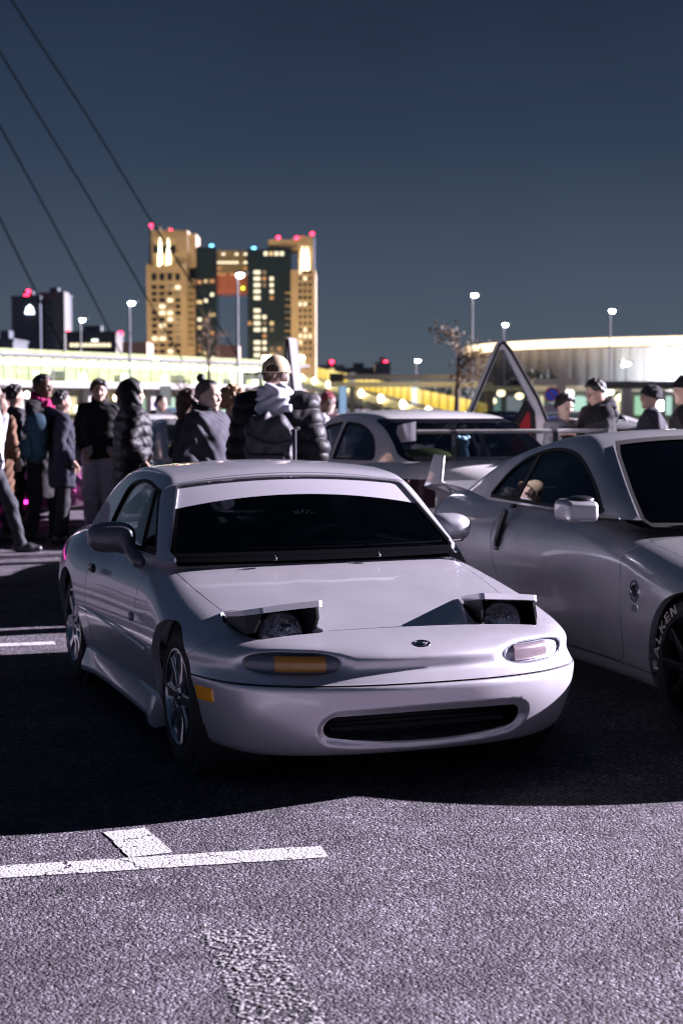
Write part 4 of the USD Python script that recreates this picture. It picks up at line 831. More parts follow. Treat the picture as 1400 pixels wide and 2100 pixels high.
    # inner arches and underside so that nothing shows through
    obj('underbody', [box(2.9, 1.1, .02, (2.0, 0, .19)), box(.02, 1.2, .35, (1.25, 0, .38)), box(.02, 1.2, .35, (2.65, 0, .38)), box(.02, 1.2, .3, (.44, 0, .36))] +
        [xf(lathe([(.33, .24), (.33, -.05), (.10, -.05)], 40), rx=90 * s, t=(xa, s * .72, .292)) for xa in (.835, 3.075) for s in (1, -1)], M['interior'], car)
    return car

def thing_part(name, parent):
    p = ppath(parent); return UsdGeom.Xform.Define(stage, p + '/' + numbered(p, name)).GetPrim()
def full_shell(f, a, b, lo, hi, step):
    """the layer between f = -a (outer) and f = -b (inner), clipped to a box"""
    lo, hi = np.array(lo, float), np.array(hi, float); pad = 2.5 * step; c = (lo + hi) / 2; h = (hi - lo) / 2
    def shell(P):
        v = f(P); return np.maximum(v + a, -(v + b))
    o = mani(iso(lambda P: np.maximum(f(P) + a, (np.abs(P - c) - h).max(1)), lo - pad, hi + pad, step))
    i = mani(iso(lambda P: np.maximum(f(P) + b, (np.abs(P - c) - h * 1.3 - .02).max(1)), lo - pad - h * .3 - .05, hi + pad + h * .3 + .05, step))
    return (o - i) ^ Manifold.cube(tuple(2 * (h - .002)), True).translate(tuple(c))
def grid_sheet(fn, nu=24, nv=6):
    U, Vv = np.meshgrid(np.linspace(-1, 1, nu), np.linspace(0, 1, nv), indexing='ij')
    P = np.array([fn(u, v) for u, v in zip(U.ravel(), Vv.ravel())]); F = []
    for i in range(nu - 1):
        for j in range(nv - 1):
            a = i * nv + j; F += [[a, a + nv, a + nv + 1], [a, a + nv + 1, a + 1]]
    return P, F
def loft(sec, flip=False, closed=True, caps=True):
    """skin over equal-length outlines"""
    S_ = np.asarray(sec, float); n, m = S_.shape[:2]; F = []
    for i in range(n - 1):
        for j in range(m if closed else m - 1):
            a, b = i * m + j, i * m + (j + 1) % m
            F += [[a, b, b + m], [a, b + m, a + m]]
    V = S_.reshape(-1, 3)
    if caps:
        V = np.vstack([V, S_[0].mean(0), S_[-1].mean(0)]); k = n * m
        for j in range(m):
            F += [[k, (j + 1) % m, j], [k + 1, (n - 1) * m + j, (n - 1) * m + (j + 1) % m]]
    F = np.array(F); F = F[:, ::-1] if flip else F
    t = tm(V, F); trimesh.repair.fix_normals(t); return t
def xrot_hull(y_):
    s = [Manifold.sphere(.06, 10).translate(p) for p in ((2.42, y_ - .17, .42), (2.42, y_ + .17, .42), (2.62, y_ - .16, .86), (2.62, y_ + .16, .86), (2.66, y_ - .08, 1.0), (2.66, y_ + .08, 1.0))]
    return Manifold.batch_hull(s)
def wheel(car, c, s, r, rim, width, alloy, spokes, letter=None, spoke_w=1.0):
    """wheel with its outer face towards s; children of one part"""
    w = thing_part('wheel', car)
    T = lambda m: xf(m, rx=-90 * s, t=c)     # z of the lathe becomes the outward direction
    h = width
    obj('tyre', T(lathe([(rim + .004, -h + .02), (r - .05, -h - .004), (r - .015, -h + .01), (r, -h + .035), (r + .001, -h / 2), (r, -.040), (r - .012, -.014), (r - .045, .002), (rim + .018, .002), (rim + .002, -.008), (rim, -.03), (rim, -h + .02)], 64)), M['tyre'], w, smooth=40)
    obj('rim', T(lathe([(rim + .006, -.004), (rim + .006, .002), (rim - .004, .003), (rim - .012, -.006), (rim - .020, -.03), (rim - .022, -.10), (rim - .06, -.11), (.0, -.115)], 64)), alloy, w, smooth=40)
    S_ = []
    for k in range(spokes):
        a = 2 * pi * k / spokes
        m = Manifold.batch_hull([Manifold.sphere(.010, 8).translate((.055, q * .020 * spoke_w, -.012)) for q in (-1, 1)] + [Manifold.sphere(.010, 8).translate((rim * .55, q * .013 * spoke_w, -.018)) for q in (-1, 1)] + [Manifold.sphere(.010, 8).translate((.055, q * .020 * spoke_w, -.05)) for q in (-1, 1)])
        m = m + Manifold.batch_hull([Manifold.sphere(.010, 8).translate((rim * .55, q * .013 * spoke_w, -.018)) for q in (-1, 1)] + [Manifold.sphere(.010, 8).translate((rim - .014, q * .024 * spoke_w, -.012)) for q in (-1, 1)] + [Manifold.sphere(.010, 8).translate((rim - .016, q * .022 * spoke_w, -.05)) for q in (-1, 1)])
        obj('spoke', T(xf(m, rz=math.degrees(a))), alloy, w, smooth=50)
    obj('hub', T(cat_([lathe([(0, .004), (.026, .004), (.032, -.002), (.06, -.008), (.065, -.05), (0, -.05)], 32)] + [xf(trimesh.creation.cylinder(.008, .02, sections=8), t=(.046 * math.cos(a), .046 * math.sin(a), -.004)) for a in np.arange(4) * pi / 2 + .4])), alloy, w, smooth=40)
    obj('brake_disc', T(lathe([(.05, -.07), (rim * .72, -.07), (rim * .72, -.085), (.05, -.085)], 40)), M['dark_alloy'], w)
    return w
M['cowl'] = mat('cowl_black', (.005, .005, .006), rough=1.0, spec=0.0)
M['lamp_dark'] = mat('dark_lamp_housing', (.26, .27, .29), rough=.25, metal=.1, bump=(60, .003))
M['lamp_bright'] = mat('lit_side_lamp_reflector', (.52, .52, .56), rough=.35, metal=.0, bump=(90, .004))
M['pale_lens'] = mat('lit_side_lamp_insert', (.48, .37, .36), rough=.2, metal=.2)
M['badge_dark'] = mat('badge_enamel', (.03, .03, .04), rough=.15, metal=.5, coat=1.0)
M['mirror_grey'] = mat('grey_mirror_shell', (.17, .17, .19), rough=.38, metal=.3, coat=.4)
M['steer'] = mat('steering_leather', (.16, .16, .165), rough=.6)
M['sticker'] = mat('sticker_ink', (.22, .22, .24), rough=.7)
roadster()
# ================================================================ the other cars: shared shape function
def car_shape(p):
    W, S, XC, Pn, TC, XR = (spl(*p[k]) for k in ('W', 'S', 'XC', 'P', 'T', 'XR'))
    RT, WG = spl(*p['R']), spl(*p['WG'])
    wb, ws, wc = p['ws']
    def f0(P):
        x, y, z = P[:, 0], P[:, 1], P[:, 2]; a = np.abs(y)
        fl = sum(h * np.exp(-((x - xa) / w) ** 4) * sst(.15, .3, z) * sst(zt, zt - .12, z) for xa, w, h, zt in p['flare'])
        side = (a - W(x) - S(z) - fl) * .96
        q = Pn(a); dq = np.interp(a, [0, .4, .55, .65, .75, .85, .95], [0, .2, .45, .75, 1.1, 1.9, 2.9])
        front = (XC(z) + q - x) / np.sqrt(1 + dq * dq)
        rear = (x - XR(z) + p.get('rq', .5) * q) / np.sqrt(1 + .25 * dq * dq)
        top = (z - (TC(x) - p['crown'] * (a / .8) ** 2 + p.get('crest', .02) * np.exp(-((a - .70) / .11) ** 2) * sst(.5, .9, x))) * .97
        v = smax(front, side, .12); v = smax(v, rear, .12); v = smax(v, top, p.get('kt', .12)); return smax(v, p.get('bot', .17) - z, .05)
    def f(P):
        x, y, z = P[:, 0], P[:, 1], P[:, 2]; v = f0(P)
        return v
    def gf(P):
        x, y, z = P[:, 0], P[:, 1], P[:, 2]; a = np.abs(y)
        w = (wb + (z - p['belt']) * ws + wc * y * y - x) / math.sqrt(1 + ws * ws)
        top = (z - RT(x) + p['rc'] * y * y) * .93
        side = (a - WG(x) + p['tumble'] * (z - p['belt']) + .2 * np.maximum(z - p['belt'] - .12, 0) ** 2) * .88
        v = smax(w, top, .06); return np.maximum(smax(v, side, p.get('kg', .09)), p['belt'] - .12 - z)
    return f0, f, gf
def car_solids(f0, f, gf, p, step):
    Lx = p['L']; b = 1.06
    full = mani(iso(f, (-.1, -b, .05), (Lx + .15, b, 1.15), step)) - mani(iso(lambda P: np.maximum(f0(P) + .035, .20 - P[:, 2]), (-.1, -b, .05), (Lx + .15, b, 1.15), .035, it=2))
    x0, x1 = p['cabin']
    full = full - wells(p['axles'], p['wr'], p['well']) - prism(smooth_poly([(x0, -.62), (x1, -.60), (x1, .60), (x0, .62)], .08), 'z', .22, 1.2)
    g = mani(iso(gf, (.8, -.95, .6), (Lx + .1, .95, 1.6), step)) - mani(iso(lambda P: np.maximum(gf(P) + .035, p['belt'] - .2 - P[:, 2]), (.8, -.95, .5), (Lx + .1, .95, 1.6), .03, it=2))
    return full, g
def half(s): return (.3, 1.2) if s > 0 else (-1.2, -.3)

# ---- grey coupe on the right
def coupe():
    p = dict(L=4.31, W=([-.3, .4, .86, 1.5, 2.2, 2.9, 3.5, 4.0, 4.35], [.84, .86, .888, .880, .872, .880, .905, .86, .74]),
        S=([.08, .15, .25, .40, .55, .70, .80, .88, .95, 1.05], [-.05, -.035, -.02, -.006, 0, -.004, -.018, -.045, -.10, -.22]),
        XC=([.08, .18, .3, .45, .55, .62, .68, .74], [.16, .06, .01, 0, .04, .14, .34, .7]), P=([0, .3, .5, .6, .7, .8, .9, 1.0], [0, .03, .10, .16, .25, .40, .66, 1.1]),
        T=([-.4, 0, .3, .7, 1.1, 1.5, 2.0, 2.8, 3.4, 3.8, 4.1, 4.3, 4.5], [.40, .52, .62, .735, .825, .895, .930, .935, .955, .960, .93, .86, .72]),
        XR=([.1, .3, .5, .7, .85, .95], [4.12, 4.24, 4.30, 4.29, 4.25, 4.20]), flare=[(.86, .46, .018, .85), (3.51, .5, .022, .9)], crown=.045, crest=.03, kt=.13, axles=(.86, 3.51), wr=.318, well=.345,
        R=([1.2, 1.9, 2.2, 2.45, 2.7, 3.0, 3.3, 3.6, 3.9, 4.15, 4.4], [1.15, 1.300, 1.336, 1.348, 1.330, 1.282, 1.218, 1.118, 1.005, .92, .82]), WG=([1.3, 1.8, 2.4, 3.0, 3.6, 4.1], [.745, .775, .790, .775, .73, .64]),
        ws=(1.56, 1.89, .30), belt=.92, rc=.10, tumble=.45, cabin=(1.7, 3.2), kg=.07)
    f0, f, gf = car_shape(p); full, gs = car_solids(f0, f, gf, p, .015)
    car = thing('coupe', 'silver grey fastback coupe with dark glass, boxy mirror and lettered tyre', 'car', (2.634, 6.307, 0), 90 + math.degrees(.324))
    paint = M['grey_silver']; g = .003
    cutp = lambda q, ax, a, b, s: prism(q.buffer(s, join_style='mitre'), ax, a, b)
    hood_p = Polygon([(.40, -.50), (.55, -.60)] + [(x_, -y_) for x_, y_ in curve([(.8, .66), (1.1, .70), (1.62, .70)], 8)] + [(1.50 + .32 * y_ * y_, y_) for y_ in np.linspace(-.66, .66, 15)] + [tuple(q) for q in curve([(.8, .66), (1.1, .70), (1.62, .70)], 8)[::-1]] + [(.55, .60), (.40, .50)])
    door_p = smooth_poly([(1.535, 1.05), (1.500, .60), (1.485, .30), (1.52, .255), (2.70, .255), (2.84, .36), (3.00, .70), (2.99, 1.05)], .03)
    hood = full ^ cutp(hood_p, 'z', .55, 1.2, -g); rest = full - cutp(hood_p, 'z', .5, 1.2, g)
    panel('hood', hood, [f], paint, car)
    rest = rest - prism(Polygon([(-.3, .5), (.86, .5), (.86, .505), (-.3, .505)]), 'y', -1.2, 1.2) - prism(Polygon([(1.1, .247), (3.2, .247), (3.2, .251), (1.1, .251)]), 'y', -1.2, 1.2)
    for s in (1, -1):
        d = full ^ cutp(door_p, 'y', *half(s), -g); rest = rest - cutp(door_p, 'y', *half(s), g)
        dd = panel('door', d, [f], paint, car)
        if s > 0:
            obj('handle', [Manifold.batch_hull([Manifold.sphere(.014, 10).translate(q) for q in ((2.83, .868, .885), (2.87, .862, .885), (2.905, .890, .70), (2.935, .884, .70))])], M['black_paint'], dd)
            obj('handle_pull', [rbox(.05, .022, .05, .010, (2.925, .892, .692))], M['trim'], dd)
    fuel = smooth_poly([(3.02, .62), (3.03, .75), (3.16, .75), (3.15, .62)], .02)
    tl = smooth_poly([(4.02, .86), (4.45, .90), (4.45, .66), (4.12, .64)], .02)
    for s in (1, -1):
        cut_ = cutp(tl, 'y', *half(s), .002); lamp = full ^ cutp(tl, 'y', *half(s), -.001); rest = rest - cut_
        panel('tail_lamp', lamp, [f], M['smoke_red'], car)
        hl = smooth_poly([(.25, .55), (.80, .72), (.92, .70), (.55, .54)], .02)
        panel('headlamp', full ^ cutp(hl, 'y', *half(s), -.001), [f], M['lamp_dark'], car); rest = rest - cutp(hl, 'y', *half(s), .002)
    mouth_ = smooth_poly([(-.5, .22), (.5, .22), (.56, .44), (-.56, .44)], .05); rest = rest - prism(mouth_, 'x', -.3, .6)
    panel('body', rest, [f], paint, car)
    obj('grille', [box(.02, 1.2, .3, (.45, 0, .33))], M['plastic'], car)
    # greenhouse: windscreen, one long side window each side, rear screen
    gs = gs ^ prism(Polygon([(1.0, .895), (2.0, .925), (3.3, .925), (4.6, .85), (4.6, 1.5), (1.0, 1.5)]), 'y', -1.2, 1.2)
    ws_p = Polygon([(-.665, .92), (-.61, 1.05), (-.525, 1.214), (-.505, 1.245)] + [(y_, 1.315 - .13 * y_ * y_) for y_ in np.linspace(-.47, .47, 13)] + [(.505, 1.245), (.525, 1.214), (.61, 1.05), (.665, .92)] + [(y_, .885) for y_ in np.linspace(.64, -.64, 9)]).buffer(-.015).buffer(.015)
    sw_p = Polygon([(1.83, .935)] + [tuple(q) for q in curve([(1.91, .965), (2.05, 1.06), (2.216, 1.150), (2.36, 1.212), (2.563, 1.245), (2.80, 1.235), (3.005, 1.190), (3.20, 1.090), (3.335, .965)], 30)] + [(3.31, .940), (2.6, .935)]).buffer(-.012).buffer(.012)
    rw_p = smooth_poly([(-.55, .95), (.55, .95), (.42, 1.2), (-.42, 1.2)], .05)
    fro, rer = prism(ws_p, 'x', .9, 2.35), prism(rw_p, 'x', 3.0, 4.5)
    gh = gs - fro - rer
    for s in (1, -1): gh = gh - prism(sw_p, 'y', *half(s))
    panel('roof', gh, [gf], paint, car)
    sh = lambda a, b, lo, hi: full_shell(gf, a, b, lo, hi, .022)
    w_ = thing_part('windscreen', car); full_ws = sh(.008, .013, (1.1, -.9, .84), (2.5, .9, 1.36))
    panel('glass', full_ws ^ prism(ws_p.buffer(-.012), 'x', .9, 2.5), [lambda P: gf(P) + .008, lambda P: gf(P) + .013], M['tint'], w_, tol=.003)
    panel('seal', sh(.001, .018, (1.1, -.9, .84), (2.5, .9, 1.36)) ^ (prism(ws_p.buffer(-.001), 'x', .9, 2.5) - prism(ws_p.buffer(-.018), 'x', .9, 2.5)), [lambda P: gf(P) + .001], M['rubber'], w_, tol=.003)
    for s in (1, -1):
        tp = []
        for y_, z_ in curve([(.672, .93), (.617, 1.05), (.532, 1.214), (.505, 1.262)], 16):
            a_, b_ = 1.2, 3.0
            for _ in range(40):
                m_ = (a_ + b_) / 2; a_, b_ = (m_, b_) if gf(np.array([[m_, s * y_, z_]]))[0] > 0 else (a_, m_)
            tp.append((b_, s * y_, z_))
        obj('trim', tube(tp, .007, 8), M['trim'], w_)  # bright tube drawn as the highlight along the pillar edge
    for s in (1, -1):
        q = thing_part('side_window', car); lo, hi = (1.5, .3 if s > 0 else -1.0, .86), (3.6, 1.0 if s > 0 else -.3, 1.34)
        panel('glass', sh(.010, .015, lo, hi) ^ prism(sw_p.buffer(-.002), 'y', *half(s)), [lambda P: gf(P) + .010, lambda P: gf(P) + .015], M['tint'], q, tol=.003)
        panel('seal', sh(.001, .02, lo, hi) ^ (prism(sw_p.buffer(-.001), 'y', *half(s)) - prism(sw_p.buffer(-.018), 'y', -2, 2)) + (sh(.005, .02, lo, hi) ^ prism(Polygon([(2.93, .9), (2.975, .9), (2.90, 1.2), (2.855, 1.2)]), 'y', *half(s))), [], M['rubber'], q)
        m = thing_part('mirror', car)
        obj('shell', [Manifold.batch_hull([Manifold.sphere(.028, 12).translate((x_, s * y_, z_)) for x_, y_, z_ in ((1.70, .925, .938), (1.70, 1.045, .938), (1.70, .925, .988), (1.70, 1.045, .988), (1.80, .925, .940), (1.80, 1.05, .940), (1.80, .925, 1.0), (1.80, 1.05, .995))])], M['trim_silver'], m)
        obj('arm', [Manifold.batch_hull([Manifold.sphere(.016, 8).translate((x_, s * y_, z_)) for x_, y_, z_ in ((1.72, .78, .922), (1.80, .78, .922), (1.73, .93, .935), (1.79, .93, .935))]), ell(.06, .07, .02, (1.75, s * .965, 1.02))], M['black_paint'], m)
    panel('rear_screen', sh(.008, .013, (2.9, -.8, .9), (4.3, .8, 1.3)) ^ prism(rw_p.buffer(-.003), 'x', 3.0, 4.5), [lambda P: gf(P) + .008], M['tint'], car, tol=.003)
    # oval badge and small plate behind the front wheel
    obj('badge', [xf(lathe([(0, .002), (.024, .003), (.030, .006), (.034, .0), (.034, -.01), (0, -.01)], 28), rx=-90, s=(1, 1, 1), t=(1.335, .892, .615))], M['badge_dark'], car)
    obj('badge_ring', [xf(tube([(.036 * math.cos(t), .048 * math.sin(t), 0) for t in np.linspace(0, 2 * pi, 31)], .004, 6, False), rx=90, t=(1.335, .897, .615))], M['chrome'], car)
    obj('badge_plate', [rbox(.06, .008, .032, .004, (1.335, .892, .535))], M['trim'], car)
    # rear spoiler with upright end fins
    sp = [loft([[(4.02 + .04, y_, .945), (4.20, y_, .972), (4.40, y_, .985), (4.40, y_, .968), (4.20, y_, .945), (4.05, y_, .925)] for y_ in np.linspace(-.70, .70, 9)])]
    for s in (1, -1): sp.append(Manifold.batch_hull([Manifold.sphere(.010, 8).translate(q) for q in ((4.19, s * .70, .990), (4.46, s * .70, .950), (4.25, s * .66, 1.145), (4.40, s * .66, 1.150))]))
    for s in (1, -1): sp.append(Manifold.batch_hull([Manifold.sphere(.018, 8).translate(q) for q in ((4.19, s * .69, .975), (4.44, s * .69, .950), (3.86, s * .62, .925), (3.98, s * .60, .900))]))
    obj('rear_spoiler', sp, paint, car, smooth=40)
    obj('cowl', [tm(*grid_sheet(lambda u, v: (1.50 + .32 * (u * .68) ** 2 + v * .16, u * .68, .905 - .02 * u * u + .012 * v)))], M['cowl'], car)
    cab = thing_part('cabin', car)
    obj('dashboard', [rbox(.42, 1.25, .14, .06, (2.06, 0, .84))], M['interior'], cab); obj('floor', [box(2.4, 1.2, .02, (2.6, 0, .24))], M['interior'], cab)
    for y_ in (.36, -.36): obj('seat', [rbox(.5, .5, .18, .06, (2.45, y_, .45)), xf(xrot_hull(y_), t=(.22, 0, .09))], M['seat'], cab)
    for xa in p['axles']:
        for s in (1, -1):
            w = wheel(car, (xa, s * .885, .318), s, .318, .242, .22, M['dark_alloy'], 9, spoke_w=.8)
            if s > 0 and xa < 1:
                for a0 in (188.0,):
                    for k, ch in enumerate('FALKEN'):
                        t = meshkit.text_mesh(ch, .040, .002, bold=True); c0 = t.bounds.mean(0); t.apply_translation(-c0)
                        t.vertices[:, 0] *= 1.5
                        a = math.radians(a0 + 90 - 52 + k * 12.5)      # runs clockwise round the tyre, tops outward
                        R = .281
                        # sidewall frame seen from outside: u to the car's front (-x), v up
                        uv = lambda V: (V[:, 0] * math.cos(a - pi / 2) + (R + V[:, 1]) * math.cos(a) * 1.0, 0)
                        th_ = math.radians(184) - k * math.radians(13.0)
                        er = np.array([math.cos(th_), math.sin(th_)]); et = np.array([math.sin(th_), -math.cos(th_)])
                        U = (R + t.vertices[:, 1])[:, None] * er + t.vertices[:, 0:1] * et
                        V = np.stack([xa - U[:, 0], .885 + .0025 + t.vertices[:, 2], .318 + U[:, 1]], 1)
                        q = tm(V, t.faces); trimesh.repair.fix_normals(q); obj('letter', q, M['white_letter'], w, smooth=False)
    obj('underbody', [box(3.3, 1.1, .02, (2.2, 0, .2)), box(.02, 1.3, .4, (1.28, 0, .4)), box(.02, 1.3, .4, (3.05, 0, .4))] + [xf(lathe([(.36, .20), (.36, -.05), (.1, -.05)], 32), rx=90 * s, t=(xa, s * .76, .318)) for xa in p['axles'] for s in (1, -1)], M['interior'], car)
M['smoke_red'] = mat('smoked_tail_lamp', (.05, .012, .014), rough=.1, coat=1.0)
M['trim_silver'] = car_paint('mirror_silver', (.42, .42, .45), rough=.4, metal=.7)
coupe()

# ---- pearl white saloon seen from behind, wing across its boot
def saloon():
    p = dict(L=4.65, W=([-.3, .4, .9, 1.8, 2.7, 3.5, 4.1, 4.5, 4.75], [.80, .84, .872, .875, .878, .882, .86, .82, .72]),
        S=([.08, .2, .4, .55, .72, .86, .97, 1.05, 1.15], [-.05, -.02, -.004, 0, -.006, -.025, -.07, -.14, -.26]),
        XC=([.08, .2, .4, .55, .66, .74, .8], [.14, .03, 0, .02, .10, .3, .7]), P=([0, .3, .5, .6, .7, .8, .9, 1.0], [0, .02, .07, .12, .2, .34, .58, 1.0]),
        T=([-.4, 0, .3, .8, 1.3, 2.0, 3.0, 3.8, 4.2, 4.55, 4.7], [.5, .62, .72, .86, .95, .985, 1.01, 1.055, 1.06, 1.035, .94]),
        XR=([.1, .3, .5, .75, .9, 1.0], [4.5, 4.62, 4.66, 4.64, 4.61, 4.58]), flare=[(.9, .45, .015, .85), (3.65, .48, .02, .85)], crown=.03, crest=.015, kt=.10, axles=(.9, 3.65), wr=.32, well=.345, rq=.6,
        R=([1.0, 1.8, 2.2, 2.6, 3.0, 3.3, 3.6, 3.9, 4.15, 4.4], [1.26, 1.40, 1.432, 1.440, 1.430, 1.395, 1.30, 1.155, 1.01, .84]), WG=([1.2, 1.8, 2.4, 3.2, 3.8, 4.3], [.72, .75, .765, .755, .71, .66]),
        ws=(1.25, 1.75, .3), belt=.99, rc=.11, tumble=.42, cabin=(1.5, 3.7), kg=.08)
    f0, f, gf = car_shape(p); full, gs = car_solids(f0, f, gf, p, .02)
    car = thing('saloon', 'pearl white four-door saloon with a dark wing standing on its boot', 'car', (-.27, 15.95, 0), -90 + math.degrees(.35))
    paint = M['pearl']; g = .004; cutp = lambda q, ax, a, b, s: prism(q.buffer(s, join_style='mitre'), ax, a, b)
    lid = Polygon([(3.72, -.60), (4.35, -.66), (4.8, -.62), (4.8, .62), (4.35, .66), (3.72, .60)])
    boot = full ^ cutp(lid, 'z', .62, 1.2, -g); rest = full - cutp(lid, 'z', .615, 1.2, g)
    panel('boot_lid', boot, [f], paint, car)
    for s in (1, -1):
        for d in ([(1.5, 1.1), (1.46, .3), (2.55, .3), (2.55, 1.1)], [(2.57, 1.1), (2.57, .3), (3.30, .3), (3.50, .62), (3.50, 1.1)]):
            d = smooth_poly(d, .03); panel('door', full ^ cutp(d, 'y', *half(s), -g), [f], paint, car); rest = rest - cutp(d, 'y', *half(s), g)
        tl = smooth_poly([(4.05, .93), (4.9, .93), (4.9, .74), (4.12, .72)], .06)
        zone = cutp(tl, 'y', *half(s), -.001); rest = rest - cutp(tl, 'y', *half(s), .004)
        panel('tail_lamp', full ^ zone, [f], M['smoke_red'], car)
    panel('body', rest, [f], paint, car)
    gs = gs ^ prism(Polygon([(.8, .95), (2.0, .97), (3.6, 1.01), (4.6, 1.02), (4.6, 1.6), (.8, 1.6)]), 'y', -1.2, 1.2)
    ws_p = smooth_poly([(-.66, 1.0), (.66, 1.0), (.56, 1.37), (-.56, 1.37)], .05); rw_p = smooth_poly([(-.67, 1.045), (.67, 1.045), (.575, 1.368), (-.575, 1.368)], .05)
    d1 = smooth_poly([(1.72, 1.01), (2.16, 1.31), (2.52, 1.34), (2.54, 1.02)], .03)
    d2 = Polygon([(2.60, 1.02), (2.58, 1.34)] + [tuple(q) for q in curve([(2.9, 1.33), (3.2, 1.27), (3.42, 1.15), (3.50, 1.04)], 12)]).buffer(-.03).buffer(.03)
    gh = gs - prism(ws_p, 'x', .9, 2.5) - prism(rw_p, 'x', 3.1, 4.6)
    for s in (1, -1):
        for d in (d1, d2): gh = gh - prism(d, 'y', *half(s))
    panel('roof', gh, [gf], paint, car)
    sh = lambda a, b, lo, hi: full_shell(gf, a, b, lo, hi, .025)
    panel('windscreen', sh(.008, .013, (1.1, -.9, .9), (2.5, .9, 1.45)) ^ prism(ws_p.buffer(-.002), 'x', .9, 2.5), [lambda P: gf(P) + .008], M['smoked'], car, tol=.003)
    r_ = thing_part('rear_screen', car); L_ = ((3.1, -.9, .9), (4.5, .9, 1.45))
    panel('glass', sh(.008, .013, *L_) ^ prism(rw_p.buffer(-.002), 'x', 3.1, 4.6), [lambda P: gf(P) + .008], M['smoked'], r_, tol=.003)
    panel('border', sh(.002, .02, *L_) ^ (prism(rw_p.buffer(-.001), 'x', 3.1, 4.6) - prism(rw_p.buffer(-.035), 'x', 3.1, 4.6)), [lambda P: gf(P) + .002], M['gloss_black'], r_, tol=.003)
    for s in (1, -1):
        for d in (d1, d2):
            q = thing_part('side_window', car); lo, hi = (1.4, .3 if s > 0 else -1.0, .88), (3.8, 1.0 if s > 0 else -.3, 1.45)
            panel('glass', sh(.010, .015, lo, hi) ^ prism(d.buffer(-.002), 'y', *half(s)), [lambda P: gf(P) + .010], M['smoked'], q, tol=.003)
            panel('seal', sh(.002, .02, lo, hi) ^ (prism(d.buffer(-.001), 'y', *half(s)) - prism(d.buffer(-.02), 'y', -2, 2)), [], M['rubber'], q)
    # wing: blade, end plates, struts
    wg = thing_part('wing', car); xs_ = np.array([4.18, 4.24, 4.32, 4.42, 4.50, 4.42, 4.32, 4.24]); zz = np.array([1.262, 1.280, 1.287, 1.284, 1.300, 1.272, 1.268, 1.258])
    obj('blade', [loft([[(x_, y_, z_) for x_, z_ in zip(xs_, zz)] for y_ in np.linspace(-.78, .78, 9)])], M['carbon'], wg, smooth=50)
    for s in (1, -1):
        obj('end_plate', [prism(Polygon([(4.14, 1.27), (4.17, 1.325), (4.52, 1.36), (4.52, 1.22), (4.24, 1.20)]), 'y', s * .785 - .004, s * .785 + .004)], M['carbon'], wg, smooth=False)
        obj('strut', [prism(Polygon([(4.34, 1.02), (4.42, 1.02), (4.40, 1.285), (4.34, 1.285)]), 'y', s * .42 - .006, s * .42 + .006)], M['carbon'], wg, smooth=False)
    cab = thing_part('cabin', car)
    obj('parcel_shelf', [rbox(.5, 1.3, .06, .02, (3.72, 0, 1.0))], M['interior'], cab); obj('floor', [box(2.6, 1.2, .02, (2.5, 0, .3))], M['interior'], cab); obj('dashboard', [rbox(.4, 1.3, .2, .06, (1.65, 0, .86))], M['interior'], cab)
    for y_ in (.36, -.36): obj('seat', [rbox(.5, .5, .18, .06, (2.25, y_, .5)), xf(xrot_hull(y_), t=(.05, 0, .22))], M['seat'], cab)
    obj('rear_bench', [rbox(.2, 1.2, .55, .07, (3.35, 0, .75))], M['seat'], cab)
    for xa in p['axles']:
        for s in (1, -1): wheel(car, (xa, s * .875, .32), s, .32, .235, .21, M['dark_alloy'], 6)
    # soft toys on the shelf behind the glass
    toy = obj('soft_toy', [ell(.16, .20, .075, (3.72, -.36, 1.07)), ell(.07, .08, .05, (3.70, -.20, 1.10))], M['toy_yellow']); place_like(toy, car); tag(toy, 'yellow green cushion toy on the shelf behind the saloon rear window', 'soft toy')
    toy = obj('soft_toy', of(Manifold.batch_hull([Manifold.sphere(.05, 14).translate((3.74, -.06, 1.08)), Manifold.sphere(.04, 14).translate((3.74, -.06, 1.12))]) + Manifold.sphere(.05, 16).translate((3.74, -.06, 1.185)) + Manifold.sphere(.02, 10).translate((3.74, -.10, 1.22)) + Manifold.sphere(.02, 10).translate((3.74, -.02, 1.22))), M['toy_blue']); place_like(toy, car); tag(toy, 'small pale blue plush toy beside the yellow one in the saloon', 'soft toy')
def place_like(prim, car):
    x = UsdGeom.Xformable(prim); c = UsdGeom.Xformable(car)
    for o in c.GetOrderedXformOps():
        (x.AddTranslateOp() if o.GetOpType() == UsdGeom.XformOp.TypeTranslate else x.AddRotateZOp()).Set(o.Get())
M['carbon'] = mat('carbon_wing', (.03, .032, .034), rough=.3, coat=.6)
M['toy_yellow'] = mat('yellow_plush', (.55, .6, .2), rough=.95, bump=(80, .004)); M['toy_blue'] = mat('blue_plush', (.28, .5, .62), rough=.95, bump=(80, .004))
saloon()
